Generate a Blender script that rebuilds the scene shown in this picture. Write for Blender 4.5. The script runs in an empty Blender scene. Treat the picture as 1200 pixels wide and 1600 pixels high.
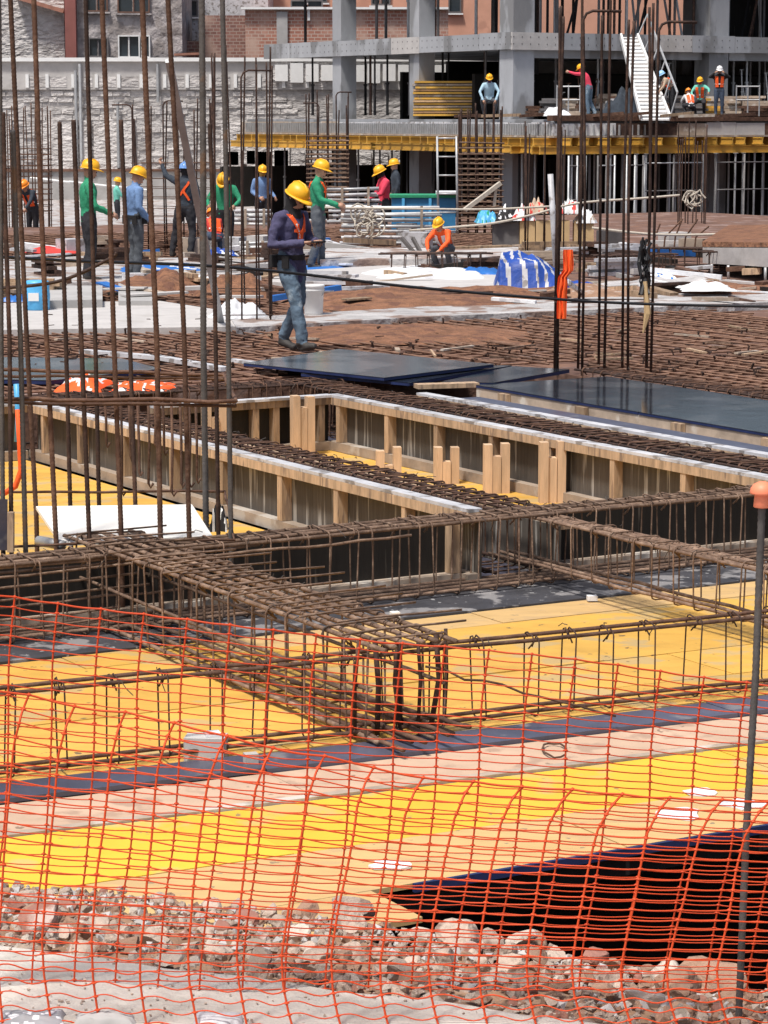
import bpy, bmesh, math, random
from mathutils import Vector, Matrix, noise
random.seed(7)
R = math.radians
S = bpy.context.scene
# ------------------------------------------------------------------ camera, sky, sun, exposure
F, HC = 4000.0, 2.43
PITCH = math.atan(619 / F)
CP, SP = math.cos(PITCH), math.sin(PITCH)
cd = bpy.data.cameras.new('camera'); cam = bpy.data.objects.new('camera', cd); S.collection.objects.link(cam)
cam.location = (0, 0, HC); cam.rotation_euler = (math.pi / 2 - PITCH, 0, 0)
cd.sensor_fit = 'VERTICAL'; cd.sensor_height = 24; cd.lens = 24 * F / 1600
cd.clip_start = .1; cd.clip_end = 2000
S.camera = cam
w = bpy.data.worlds.new('World'); S.world = w; w.use_nodes = True
nt = w.node_tree
sky = nt.nodes.new('ShaderNodeTexSky'); sky.sky_type = 'NISHITA'; sky.sun_disc = False
SUN_EL, SUN_AZ = R(66), R(215)
sky.sun_elevation = SUN_EL; sky.sun_rotation = SUN_AZ; sky.air_density = 1.0; sky.dust_density = 4.0; sky.ozone_density = .6
nt.links.new(sky.outputs[0], nt.nodes['Background'].inputs[0]); nt.nodes['Background'].inputs[1].default_value = .075
sl = bpy.data.lights.new('sun', 'SUN'); so = bpy.data.objects.new('sun', sl); S.collection.objects.link(so)
sl.energy = 2.6; sl.angle = R(7); sl.color = (1, .96, .9)
d = Vector((math.sin(SUN_AZ) * math.cos(SUN_EL), math.cos(SUN_AZ) * math.cos(SUN_EL), math.sin(SUN_EL)))
so.rotation_euler = (-d).to_track_quat('-Z', 'Y').to_euler()
S.view_settings.view_transform = 'Standard'; S.view_settings.look = 'None'
S.view_settings.gamma = 1; S.view_settings.use_curve_mapping = False
S.view_settings.exposure = 0.68

# ------------------------------------------------------------------ helpers
def ray(px, py):
    u, v = (px - 600) / F, (py - 800) / F
    return Vector((u, CP - v * SP, -SP - v * CP))
def G(px, py, z=0.0):                    # where a sight line meets the level z
    d = ray(px, py); t = (z - HC) / d.z
    return Vector((d.x * t, d.y * t, z))
def D(px, py, Y):                        # where a sight line is Y metres off
    d = ray(px, py); t = Y / d.y
    return Vector((d.x * t, Y, HC + d.z * t))
TH = R(30.5)
AV = Vector((math.sin(TH), -math.cos(TH), 0)); BV = Vector((math.cos(TH), math.sin(TH), 0))
ANG = math.atan2(AV.y, AV.x)             # building grid: a runs towards the viewer, b to the right and away
O0 = Vector((0, 14, 0))
def W(a, b, z=0.0): return O0 + AV * a + BV * b + Vector((0, 0, z))
def AB(p): q = Vector(p) - O0; return q.dot(AV), q.dot(BV)
def rnd(a, b): return random.uniform(a, b)

class MB:
    def __init__(s): s.v, s.f, s.m = [], [], []
    def add(s, vs, fs, m=0):
        o = len(s.v); s.v += [Vector(q) for q in vs]; s.f += [[i + o for i in f] for f in fs]; s.m += [m] * len(fs); return s
    def hexa(s, c, m=0):                 # c: 4 bottom, 4 top corners
        return s.add(c, [(3, 2, 1, 0), (4, 5, 6, 7), (0, 1, 5, 4), (1, 2, 6, 5), (2, 3, 7, 6), (3, 0, 4, 7)], m)
    def box(s, c, size, ang=0, m=0, rot=None):
        c = Vector(c); M = rot if rot is not None else Matrix.Rotation(ang, 3, 'Z')
        x, y, z = [q / 2 for q in size]
        return s.hexa([c + M @ Vector(q) for q in ((-x, -y, -z), (x, -y, -z), (x, y, -z), (-x, y, -z), (-x, -y, z), (x, -y, z), (x, y, z), (-x, y, z))], m)
    def gbox(s, a0, a1, b0, b1, z0, z1, m=0):
        return s.hexa([W(a0, b0, z0), W(a1, b0, z0), W(a1, b1, z0), W(a0, b1, z0), W(a0, b0, z1), W(a1, b0, z1), W(a1, b1, z1), W(a0, b1, z1)], m)
    def prism(s, pts, z0, z1, m=0):
        n = len(pts); A = [Vector((p[0], p[1], z0)) for p in pts] + [Vector((p[0], p[1], z1)) for p in pts]
        return s.add(A, [list(range(n))[::-1], list(range(n, 2 * n))] + [(i, (i + 1) % n, n + (i + 1) % n, n + i) for i in range(n)], m)
    def beam(s, p0, p1, w, h, up=(0, 0, 1), m=0):
        p0, p1 = Vector(p0), Vector(p1); t = (p1 - p0).normalized(); u = Vector(up)
        sd = t.cross(u)
        if sd.length < 1e-4: sd = t.cross(Vector((1, 0, 0)))
        sd.normalize(); u = sd.cross(t)
        sd *= w / 2; u *= h / 2
        return s.hexa([p0 - sd - u, p0 + sd - u, p1 + sd - u, p1 - sd - u, p0 - sd + u, p0 + sd + u, p1 + sd + u, p1 - sd + u], m)
    def tube(s, pts, r, n=6, m=0, caps=True, closed=False, flat=1.0):
        pts = [Vector(p) for p in pts]; N = len(pts); rr = r if isinstance(r, (list, tuple)) else [r] * N
        vs, fs = [], []; prev = None
        for i, p in enumerate(pts):
            if closed: t = pts[(i + 1) % N] - pts[i - 1]
            else: t = pts[min(i + 1, N - 1)] - pts[max(i - 1, 0)]
            t.normalize()
            if prev is None:
                x = t.cross(Vector((0, 0, 1)))
                if x.length < .1: x = t.cross(Vector((0, 1, 0)))
            else: x = prev - t * prev.dot(t)
            x.normalize(); prev = x; y = t.cross(x)
            for k in range(n):
                a = 2 * math.pi * k / n; vs.append(p + (x * math.cos(a) + y * math.sin(a) * flat) * rr[i])
        for i in range(N if closed else N - 1):
            j = (i + 1) % N
            for k in range(n):
                l = (k + 1) % n; fs.append((i * n + k, i * n + l, j * n + l, j * n + k))
        if caps and not closed: fs += [tuple(range(n))[::-1], tuple(range((N - 1) * n, N * n))]
        return s.add(vs, fs, m)
    def lathe(s, c, prof, n=20, m=0, axis=None):
        c = Vector(c); vs, fs = [], []
        for r, z in prof:
            for k in range(n):
                a = 2 * math.pi * k / n; vs.append(c + Vector((r * math.cos(a), r * math.sin(a), z)))
        for i in range(len(prof) - 1):
            for k in range(n):
                l = (k + 1) % n; fs.append((i * n + k, i * n + l, (i + 1) * n + l, (i + 1) * n + k))
        fs += [tuple(range(n))[::-1], tuple(range((len(prof) - 1) * n, len(prof) * n))]
        return s.add(vs, fs, m)
    def mesh(s, name, mats, off=(0, 0, 0), smooth=False):
        me = bpy.data.meshes.new(name); off = Vector(off)
        me.from_pydata([q - off for q in s.v], [], s.f)
        for q in (mats if isinstance(mats, (list, tuple)) else [mats]): me.materials.append(q)
        if any(s.m): me.polygons.foreach_set('material_index', s.m)
        if smooth: me.polygons.foreach_set('use_smooth', [True] * len(s.f))
        me.validate(); me.update(); return me

def link(o, parent=None):
    S.collection.objects.link(o)
    if parent: o.parent = parent
    return o
def tag(o, label, cat, group=None):
    o['label'] = label; o['category'] = cat
    if group: o['group'] = group
    return o
def thing(name, label, cat, loc, group=None, rz=0):
    o = bpy.data.objects.new(name, None); link(o); o.location = loc; o.rotation_euler = (0, 0, rz); o.empty_display_size = .1
    return tag(o, label, cat, group)
def rootloc(o):
    return Vector(o.location) if o.parent is None else rootloc(o.parent) + Vector(o.location)
def part(name, mb, mats, parent, smooth=False, label=None):     # mb in world coordinates
    o = bpy.data.objects.new(name, mb.mesh(name, mats, rootloc(parent) if parent else (0, 0, 0), smooth)); link(o, parent)
    if label: o['label'] = label
    return o
def lone(name, mb, mats, label, cat, group=None, smooth=False):  # a thing that is one mesh, origin at its middle bottom
    xs = [q.x for q in mb.v]; ys = [q.y for q in mb.v]; zs = [q.z for q in mb.v]
    c = Vector(((min(xs) + max(xs)) / 2, (min(ys) + max(ys)) / 2, min(zs)))
    o = bpy.data.objects.new(name, mb.mesh(name, mats, c, smooth)); o.location = c; link(o)
    return tag(o, label, cat, group)
def struct(name, mb, mats, smooth=False):
    o = bpy.data.objects.new(name, mb.mesh(name, mats, (0, 0, 0), smooth)); link(o); o['kind'] = 'structure'; return o
def inst(name, me, parent, loc, rz=0, scale=None, rot=None):      # another object on the same mesh, loc in world
    o = bpy.data.objects.new(name, me); link(o, parent)
    o.location = Vector(loc) - (rootloc(parent) if parent else Vector((0, 0, 0)))
    o.rotation_euler = rot if rot is not None else (0, 0, rz)
    if scale: o.scale = scale
    return o

# ------------------------------------------------------------------ materials
MATS = {}
def mat(name, col, rough=.8, var=.25, scale=6.0, bump=.0, metal=0, col2=None, mix=.5, stretch=(1, 1, 1), rnd_=0.0, spots=None, spot_scale=3, spot_cut=.62, detail=6, spec=.4, bscale=None, bdist=.02, fleck=None, fleck_s=60, fleck_cut=.70):
    m = bpy.data.materials.new(name); m.use_nodes = True; n = m.node_tree.nodes; L = m.node_tree.links
    b = n['Principled BSDF']; b.inputs['Roughness'].default_value = rough; b.inputs['Metallic'].default_value = metal
    b.inputs['Specular IOR Level'].default_value = spec
    geo = n.new('ShaderNodeNewGeometry'); mp = n.new('ShaderNodeMapping'); mp.inputs['Scale'].default_value = stretch
    L.new(geo.outputs['Position'], mp.inputs['Vector'])
    nz = n.new('ShaderNodeTexNoise'); nz.inputs['Scale'].default_value = scale; nz.inputs['Detail'].default_value = detail
    nz.inputs['Roughness'].default_value = .65; L.new(mp.outputs[0], nz.inputs['Vector'])
    cr = n.new('ShaderNodeValToRGB'); L.new(nz.outputs['Fac'], cr.inputs[0])
    c2 = col2 or tuple(min(1, q * (1 + var)) for q in col)
    c1 = tuple(q * (1 - var) for q in col)
    e = cr.color_ramp.elements; e[0].position = .3; e[1].position = .72
    e[0].color = (*c1, 1); e[1].color = (*c2, 1); k = e.new(.5); k.color = (*col, 1)
    out = cr.outputs[0]
    if spots:
        nz2 = n.new('ShaderNodeTexNoise'); nz2.inputs['Scale'].default_value = spot_scale; nz2.inputs['Detail'].default_value = 8
        L.new(mp.outputs[0], nz2.inputs['Vector']); r2 = n.new('ShaderNodeValToRGB'); L.new(nz2.outputs['Fac'], r2.inputs[0])
        r2.color_ramp.elements[0].position = spot_cut; r2.color_ramp.elements[1].position = spot_cut + .06
        mx = n.new('ShaderNodeMix'); mx.data_type = 'RGBA'; L.new(r2.outputs[0], mx.inputs[0]); L.new(out, mx.inputs[6]); mx.inputs[7].default_value = (*spots, 1); out = mx.outputs[2]
    if fleck:
        nz3 = n.new('ShaderNodeTexNoise'); nz3.inputs['Scale'].default_value = fleck_s; nz3.inputs['Detail'].default_value = 3
        L.new(geo.outputs['Position'], nz3.inputs['Vector']); r3 = n.new('ShaderNodeValToRGB'); L.new(nz3.outputs['Fac'], r3.inputs[0])
        r3.color_ramp.elements[0].position = fleck_cut; r3.color_ramp.elements[1].position = fleck_cut + .03
        mx3 = n.new('ShaderNodeMix'); mx3.data_type = 'RGBA'; L.new(r3.outputs[0], mx3.inputs[0]); L.new(out, mx3.inputs[6]); mx3.inputs[7].default_value = (*fleck, 1); out = mx3.outputs[2]
    if rnd_:
        oi = n.new('ShaderNodeObjectInfo'); mr = n.new('ShaderNodeMapRange'); L.new(oi.outputs['Random'], mr.inputs[0])
        mr.inputs[3].default_value = 1 - rnd_; mr.inputs[4].default_value = 1 + rnd_ * .6
        hs = n.new('ShaderNodeHueSaturation'); L.new(mr.outputs[0], hs.inputs['Value']); L.new(out, hs.inputs['Color']); out = hs.outputs[0]
    L.new(out, b.inputs['Base Color'])
    if bump:
        bp = n.new('ShaderNodeBump'); bp.inputs['Strength'].default_value = bump; bp.inputs['Distance'].default_value = bdist
        nb = n.new('ShaderNodeTexNoise'); nb.inputs['Scale'].default_value = bscale or scale * 4; nb.inputs['Detail'].default_value = 8
        L.new(mp.outputs[0], nb.inputs['Vector']); L.new(nb.outputs['Fac'], bp.inputs['Height']); L.new(bp.outputs[0], b.inputs['Normal'])
    MATS[name] = m; return m
rust = mat('rust', (.11, .056, .036), .85, .4, 9, .4, rnd_=.25, col2=(.2, .115, .075))
rust_tan = mat('rust_tan', (.18, .113, .078), .85, .45, 12, .4, rnd_=.3, col2=(.36, .25, .18))
rust_mat = mat('mat_rust', (.19, .105, .07), .85, .4, 5, .3, rnd_=.35, col2=(.3, .18, .125))
rust_dark = mat('rust_dark', (.055, .03, .022), .8, .4, 8, .3, rnd_=.25, col2=(.14, .075, .05))
bar_grey = mat('bar_grey', (.11, .1, .095), .65, .3, 8, .3, rnd_=.15, spots=(.17, .1, .06), spot_scale=4)
wire = mat('tie_wire', (.05, .04, .035), .6, .3)
yel = mat('yellow_ply', (.66, .38, .075), .55, .16, 2.6, .12, rnd_=.12, spots=(.52, .36, .15), spot_scale=3.0, spot_cut=.55, stretch=(1, 1.6, 1), fleck=(.2, .13, .06), fleck_s=16, fleck_cut=.69)
yel2 = mat('bright_yellow_ply', (.78, .49, .045), .5, .12, 2.0, .08, rnd_=.08, spots=(.68, .45, .15), spot_scale=2.6, spot_cut=.57, fleck=(.35, .24, .1), fleck_s=14, fleck_cut=.70)
fresh = mat('fresh_timber', (.6, .42, .27), .7, .2, 4, .12, stretch=(5, 5, .7), rnd_=.15, spots=(.46, .29, .17), spot_scale=2.5, spot_cut=.66)
peach = mat('bare_ply', (.64, .42, .23), .65, .12, 3, .1, rnd_=.08, spots=(.5, .33, .19), spot_scale=3.5, spot_cut=.55, stretch=(1, 3, 1), fleck=(.3, .22, .15), fleck_s=15, fleck_cut=.68)
pale_y = mat('worn_pale_ply', (.61, .40, .17), .6, .12, 3, .1, rnd_=.08, spots=(.54, .36, .17), spot_scale=3.5, spot_cut=.55, stretch=(1, 3, 1), fleck=(.3, .22, .13), fleck_s=15, fleck_cut=.69)
pink = mat('pinkish_board', (.60, .42, .295), .7, .16, 3, .1, rnd_=.1, spots=(.46, .31, .22), spot_scale=4, spot_cut=.55, fleck=(.3, .2, .14), fleck_s=14, fleck_cut=.69)
phen_d = mat('dusty_dark_ply', (.06, .06, .068), .55, .4, 4, .1, spots=(.27, .26, .26), spot_scale=5, spot_cut=.55, rnd_=.2, fleck=(.4, .4, .4), fleck_s=22, fleck_cut=.66)
phen = mat('phenolic_ply', (.085, .085, .12), .33, .3, 3, .06, spots=(.2, .19, .2), spot_scale=4, spot_cut=.62, rnd_=.2, spec=.6)
phen_wet = mat('wet_phenolic_ply', (.02, .025, .035), .1, .3, 1.2, .05, spots=(.06, .065, .075), spot_scale=1.8, spot_cut=.53, spec=.8, rnd_=.15, bscale=3)
sheet_g = mat('grey_film_ply', (.05, .058, .068), .14, .3, 1.6, .05, spots=(.12, .125, .135), spot_scale=1.3, spot_cut=.52, spec=.8, bscale=3)
plyedge = mat('blue_painted_edge', (.018, .03, .1), .5, .3, 6)
stain = mat('stained_form_ply', (.085, .073, .062), .75, .3, 5, .15, stretch=(9, 9, .5), spots=(.34, .32, .29), spot_scale=1.8, spot_cut=.57, rnd_=.3)
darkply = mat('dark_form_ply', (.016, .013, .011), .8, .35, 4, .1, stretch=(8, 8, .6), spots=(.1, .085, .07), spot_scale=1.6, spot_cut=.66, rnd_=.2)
wood = mat('timber', (.42, .295, .19), .75, .35, 4, .2, stretch=(5, 5, .7), rnd_=.4, spots=(.24, .17, .12), spot_scale=3.5, spot_cut=.55)
woodgrey = mat('weathered_timber', (.4, .32, .25), .8, .3, 4, .2, rnd_=.25, spots=(.55, .5, .44), spot_scale=3, spot_cut=.58)
rail_w = mat('pale_rail_top', (.55, .55, .57), .45, .25, 5, .15, rnd_=.15, spots=(.27, .25, .24), spot_scale=6, spot_cut=.54)
conc = mat('concrete', (.40, .39, .38), .85, .16, 1.6, .25, spots=(.29, .28, .27), spot_scale=1.1, spot_cut=.58, rnd_=.05)
conc_l = mat('pale_concrete', (.48, .46, .445), .9, .12, 2.5, .3, spots=(.42, .4, .38), spot_scale=1.5, spot_cut=.6)
conc_frame = mat('fresh_concrete', (.36, .37, .39), .8, .14, .9, .15, spots=(.22, .222, .228), spot_scale=.8, spot_cut=.5, rnd_=.12, stretch=(1, 1, .45), bdist=.1)
curbm = mat('curb_concrete', (.55, .51, .455), .9, .14, 5, .45, spots=(.46, .425, .375), spot_scale=4, spot_cut=.55, bscale=40, fleck=(.34, .31, .28), fleck_s=45, fleck_cut=.69)
shot = mat('rough_stucco', (.53, .505, .49), .95, .22, 2.2, 1.0, spots=(.42, .395, .38), spot_scale=1.0, spot_cut=.53, bscale=3, stretch=(1, 1, 2.2), bdist=.13, rnd_=.2)
shot_l = mat('pale_shotcrete', (.62, .59, .57), .95, .16, 2.6, 1.0, spots=(.46, .43, .41), spot_scale=1.6, spot_cut=.56, bscale=3, stretch=(1, 1, 2), bdist=.25, rnd_=.12)
stucco_g = mat('grey_stucco', (.36, .33, .325), .95, .4, 1.6, 1.0, bscale=2.2, bdist=.2, spots=(.27, .24, .23), spot_scale=1.5, spot_cut=.53)
deck_rust = mat('rust_stained_deck', (.165, .092, .068), .95, .4, 2.2, .8, spots=(.27, .19, .165), spot_scale=1.6, spot_cut=.57, col2=(.24, .125, .075), bscale=12, detail=10)
soil = mat('soil', (.3, .18, .115), .95, .3, 6, .8, spots=(.4, .32, .27), spot_scale=5, spot_cut=.57, bscale=20)
soil_o = mat('orange_soil', (.22, .105, .058), .95, .4, 5, 1.0, spots=(.15, .07, .045), spot_scale=4, spot_cut=.54, bscale=12, bdist=.06)
dust = mat('dusty_slab', (.44, .425, .42), .95, .3, 1.6, .8, spots=(.25, .18, .15), spot_scale=2.2, spot_cut=.52, bscale=9, bdist=.05, rnd_=.1)
pit = mat('pit_floor', (.07, .03, .022), .95, .3, .5)  # red tint is the orange net's glow, put into the floor colour
stone_c = mat('pale_rubble', (.56, .485, .41), .95, .2, 9, .8, rnd_=.2, spots=(.36, .3, .24), spot_scale=8, spot_cut=.56, bscale=30)
stone_g = mat('broken_concrete', (.46, .365, .295), .95, .25, 9, .8, rnd_=.25, spots=(.28, .2, .16), spot_scale=9, spot_cut=.58, bscale=30)
stone_b = mat('brown_stone', (.34, .21, .145), .95, .25, 9, .8, rnd_=.2, bscale=30)
stone_r = mat('red_brick_lump', (.33, .16, .12), .95, .2, 8, .6, rnd_=.15, spots=(.5, .4, .35), spot_scale=7, spot_cut=.6, bscale=30)
orange = mat('orange_plastic', (.62, .07, .016), .55, .08, 4, spec=.3)
orange_l = mat('orange_net_shade', (.58, .064, .016), .6, .1, 4, spec=.3)
cap_o = mat('orange_cap', (.9, .26, .14), .5, .08, 8)
vest_o = mat('orange_vest', (.95, .12, .02), .7, .1, 20)
silver = mat('reflective_tape', (.75, .76, .74), .35, .1, 20)
white = mat('white_paint', (.78, .78, .77), .5, .06, 5, rnd_=.05, spots=(.6, .58, .55), spot_scale=6, spot_cut=.68)
whiteboard = mat('white_board', (.84, .82, .77), .6, .05, 3, spots=(.72, .69, .62), spot_scale=5, spot_cut=.66)
foam = mat('white_foam', (.74, .75, .77), .9, .12, 4, .4, rnd_=.1, spots=(.55, .55, .57), spot_scale=4, spot_cut=.6)
galv = mat('galvanised_steel', (.46, .47, .48), .45, .2, 4, metal=.25, rnd_=.2)
galv_d = mat('dull_steel', (.16, .15, .15), .6, .25, 4, metal=.1, rnd_=.3)
beam_y = mat('yellow_beam', (.62, .35, .06), .55, .18, 1.4, rnd_=.2, spots=(.5, .28, .06), spot_scale=1.1, spot_cut=.6)
blue = mat('blue_plastic', (.03, .16, .5), .4, .15, 4, rnd_=.1)
blue_d = mat('blue_tarp', (.02, .07, .34), .5, .3, 4, .4)
blue_l = mat('light_blue_plastic', (.1, .42, .75), .4, .15, 4)
blue_t = mat('blue_tank', (.04, .2, .4), .5, .15, 3)
red_p = mat('red_cloth', (.55, .05, .04), .8, .2, 8)
skin = mat('skin', (.46, .26, .175), .6, .08, 20)
black = mat('black_cloth', (.018, .017, .018), .85, .3, 10)
boot = mat('boot_leather', (.05, .045, .042), .7, .3, 10)
helm_y = mat('yellow_helmet', (.88, .45, .015), .42, .04, 10, spec=.5)
helm_b = mat('blue_helmet', (.17, .33, .66), .3, .05, 10)
helm_lb = mat('pale_blue_helmet', (.35, .62, .88), .3, .05, 10)
helm_w = mat('white_helmet', (.82, .82, .82), .3, .04, 10)
helm_o = mat('orange_helmet', (.95, .3, .03), .3, .04, 10)
jean = mat('worn_jeans', (.105, .155, .21), .85, .3, 9, .3, spots=(.27, .33, .38), spot_scale=5, spot_cut=.57)
jean_d = mat('dark_jeans', (.05, .07, .11), .85, .3, 9, .3)
pant_g = mat('grey_trousers', (.09, .1, .115), .85, .25, 9, .3)
pant_k = mat('black_trousers', (.025, .025, .03), .85, .25, 9, .3)
hood = mat('indigo_hoodie', (.075, .07, .14), .9, .2, 9, .3)
shirt_g = mat('green_shirt', (.03, .27, .14), .9, .15, 9, .3)
shirt_t = mat('teal_shirt', (.16, .52, .42), .9, .15, 9)
shirt_b = mat('blue_shirt', (.15, .25, .45), .9, .2, 9, .3)
shirt_lb = mat('light_blue_shirt', (.4, .58, .7), .9, .15, 9)
shirt_d = mat('charcoal_jacket', (.035, .045, .06), .9, .3, 9, .3)
shirt_r = mat('pink_red_shirt', (.72, .06, .11), .9, .15, 9)
shirt_be = mat('beige_shirt', (.5, .38, .28), .9, .15, 9)
purple = mat('purple_scarf', (.14, .05, .1), .9, .2, 9)
glass = mat('window_glass', (.03, .04, .05), .12, .3, .6, spec=.8)
frame_b = mat('brown_frame', (.16, .085, .06), .6, .2, 4)
tile_r = mat('red_paint_wall', (.27, .1, .085), .8, .15, 1)
peachw = mat('peach_wall', (.62, .33, .23), .85, .12, .8, spots=(.52, .27, .19), spot_scale=.7, spot_cut=.6)
roofm = mat('roof_tile', (.36, .17, .12), .85, .25, 3)
rope_m = mat('rope', (.5, .45, .38), .8, .15, 20)
cable_m = mat('black_cable', (.02, .02, .022), .5, .2, 20)
tan_box = mat('chipboard', (.6, .42, .22), .7, .12, 3, .1)
def brickmat(name, c1, c2, mortar, sc):
    m = bpy.data.materials.new(name); m.use_nodes = True; n = m.node_tree.nodes; L = m.node_tree.links; b = n['Principled BSDF']
    b.inputs['Roughness'].default_value = .9
    geo = n.new('ShaderNodeNewGeometry'); sx = n.new('ShaderNodeSeparateXYZ'); cx = n.new('ShaderNodeCombineXYZ')
    L.new(geo.outputs['Position'], sx.inputs[0]); L.new(sx.outputs[0], cx.inputs[0]); L.new(sx.outputs[2], cx.inputs[1])
    bt = n.new('ShaderNodeTexBrick'); L.new(cx.outputs[0], bt.inputs['Vector']); bt.inputs['Scale'].default_value = sc
    bt.inputs['Color1'].default_value = (*c1, 1); bt.inputs['Color2'].default_value = (*c2, 1); bt.inputs['Mortar'].default_value = (*mortar, 1)
    bt.inputs['Mortar Size'].default_value = .03
    nz = n.new('ShaderNodeTexNoise'); nz.inputs['Scale'].default_value = .9; nz.inputs['Detail'].default_value = 8; L.new(geo.outputs['Position'], nz.inputs['Vector'])
    r = n.new('ShaderNodeValToRGB'); L.new(nz.outputs['Fac'], r.inputs[0]); r.color_ramp.elements[0].position = .5; r.color_ramp.elements[1].position = .7
    mx = n.new('ShaderNodeMix'); mx.data_type = 'RGBA'; mx.blend_type = 'MIX'; L.new(r.outputs[0], mx.inputs[0]); L.new(bt.outputs[0], mx.inputs[6]); mx.inputs[7].default_value = (.52, .36, .29, 1)
    L.new(mx.outputs[2], b.inputs['Base Color']); return m
brick_m = brickmat('brick_wall', (.45, .2, .14), (.33, .14, .1), (.5, .4, .34), 1.6)
brick_d = brickmat('old_brick_wall', (.3, .15, .12), (.2, .1, .085), (.36, .28, .24), 1.6)

# ------------------------------------------------------------------ setting: ground, slabs, curb, bank
ZY = -.48
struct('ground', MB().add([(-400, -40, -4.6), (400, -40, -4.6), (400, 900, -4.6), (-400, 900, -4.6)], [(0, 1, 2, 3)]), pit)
m = MB()                                                # rusty upper deck slab round the open bays
m.gbox(-42, -8.95, -16, 34, -.5, -.05); m.gbox(-8.948, 4, 7.0, 30, -.5, -.05)
struct('deck_slab', m, deck_rust)
struct('formwork_soffit', MB().gbox(-8.94, 3.9, -9, 6.99, -.62, -.53), darkply)
m = MB(); m.prism([(-34, 51.0), (4.4, 51.0), (4.4, 72), (-34, 72)], -4.5, -.42); struct('middle_slab', m, dust)
m = MB(); m.prism([(-40, 72.01), (0.5, 72.01), (-5, 84), (-5, 116), (-40, 116)], -4.5, -1.3); struct('lower_slab', m, dust)
# concrete walk in front and the bank of rubble behind it
def curb_edge(x): return G(0, 1464, .5).y + (x - G(0, 1464, .5).x) * (G(960, 1588, .5).y - G(0, 1464, .5).y) / (G(960, 1588, .5).x - G(0, 1464, .5).x)
m = MB(); n = 60; vs = []; fs = []
for i in range(n + 1):
    x = -3 + 6 * i / n; e = curb_edge(x) + noise.noise(Vector((x * 5, 0, 0))) * .03 + noise.noise(Vector((x * 19, 4, 0))) * .015
    for y, z in ((2.0, .5), (e - .9, .5), (e - .06, .5 + .006 * noise.noise(Vector((x * 8, 2, 0)))), (e, .48), (e + .02, .1), (e + .02, -.6)):
        vs.append((x, y, z))
for i in range(n):
    for k in range(5): a = i * 6 + k; fs.append((a, a + 6, a + 7, a + 1))
struct('concrete_walk', m.add(vs, fs), curbm)
def bk(x): q = max(0, min(1, (x + .08) / .3)); return q * q * (3 - 2 * q)
def bank_z(x, s): return .5 - .07 * s - (.54 - .28 * bk(x)) * s ** 1.1
def bank_w(x): return 2.3 - .9 * bk(x) - .2 * max(0, min(1, (x - .4) / .6))
def bank(x, s):
    y = curb_edge(x) + bank_w(x) * s
    return Vector((x, y, bank_z(x, s)))
m = MB(); vs = []; fs = []; nx, ns = 120, 46
for i in range(nx + 1):
    x = -3 + 6 * i / nx
    for j in range(ns + 1):
        s = j / (ns - 6)
        if s <= 1:
            p = bank(x, s); p.z += .05 * noise.noise(Vector((p.x * 6, p.y * 6, 0))) + .03 * noise.noise(Vector((p.x * 17, p.y * 17, 3))) - .06
        else:
            q = bank(x, 1); k = (s - 1) * (ns - 6); p = Vector((x, q.y + .10 * k, q.z - .06 - .55 * k))
        vs.append(p)
for i in range(nx):
    for j in range(ns): a = i * (ns + 1) + j; fs.append((a, a + ns + 1, a + ns + 2, a + 1))
struct('earth_bank', m.add(vs, fs), soil, True)

# ------------------------------------------------------------------ formwork floor: sheets laid in rows
def kf(a):
    P = [(-9, 0), (-.5, .02), (1.9, .085), (2.8, .085), (4.0, .02), (9, .02)]
    for (x0, y0), (x1, y1) in zip(P, P[1:]):
        if a <= x1: return y0 + (y1 - y0) * (a - x0) / (x1 - x0)
    return .02
def sq(a0, a1, b0, b1):
    return [W(a + kf(a) * (b + 1.2), b) for a, b in ((a0, b0), (a1, b0), (a1, b1), (a0, b1))]
fl = thing('formwork_floor', 'yellow shuttering floor of plywood sheets behind the orange net', 'formwork', W(1, 0, ZY))
def sheets(a0, a1, b0, b1, L, off, mt, name, z0=None, z1=None, par=None, pl=None):
    b = b0 - off
    while b < b1:
        c0, c1 = max(b, b0), min(b + L, b1)
        if c1 - c0 > .1:
            dz = rnd(-.003, .004)
            part(name, MB().prism(sq(a0 + .0025, a1 - .0025, c0 + .003, c1 - .003), (ZY - .021 if z0 is None else z0) + dz, (ZY if z1 is None else z1) + dz), mt, par or fl, label=pl)
        b += L
sheets(-.56, -.22, -6, -.9, 2.5, .7, yel, 'sheet'); sheets(-.56, -.22, -.9, 7, 2.5, .7, pale_y, 'sheet', pl='bare unpainted ply sheet')
for i, (a0, a1) in enumerate(((-.22, .33), (.33, .88), (.88, 1.43), (1.43, 1.98))): sheets(a0, a1, -6, 7, 2.0, (.3, 1.2, .8, 1.6)[i], yel, 'sheet')
sheets(-1.37, -.985, -6, 7, 2.5, .4, phen_d, 'sheet', ZY - .012, ZY + .009, pl='dark film faced sheet')
sheets(-.98, -.562, -6, 7, 2.5, 1.1, phen_d, 'sheet', ZY - .01, ZY + .011, pl='dark film faced sheet')
sheets(1.98, 2.25, -6, 5, 2.5, .9, phen, 'sheet', ZY + .001, ZY + .022, pl='dark film faced sheet')
sheets(1.98, 2.3, -6, 5, 5, .9, woodgrey, 'batten', ZY - .05, ZY - .005)
sheets(2.255, 2.70, -6, 5, 3.0, 1.9, pink, 'sheet', pl='pinkish bare board')
sheets(2.70, 2.755, -6, 5, 3.6, 1.0, woodgrey, 'batten', ZY - .03, ZY + .012)
sheets(2.757, 3.43, -6, 4, 2.5, 1.4, yel2, 'sheet', pl='bright yellow sheet')
sheets(3.43, 3.97, -6, 4, 2.5, .2, pale_y, 'sheet', pl='bare worn ply sheet')
sheets(3.97, 4.35, -6, -2.38, 2.5, .2, pale_y, 'sheet', pl='bare worn ply sheet')
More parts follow.
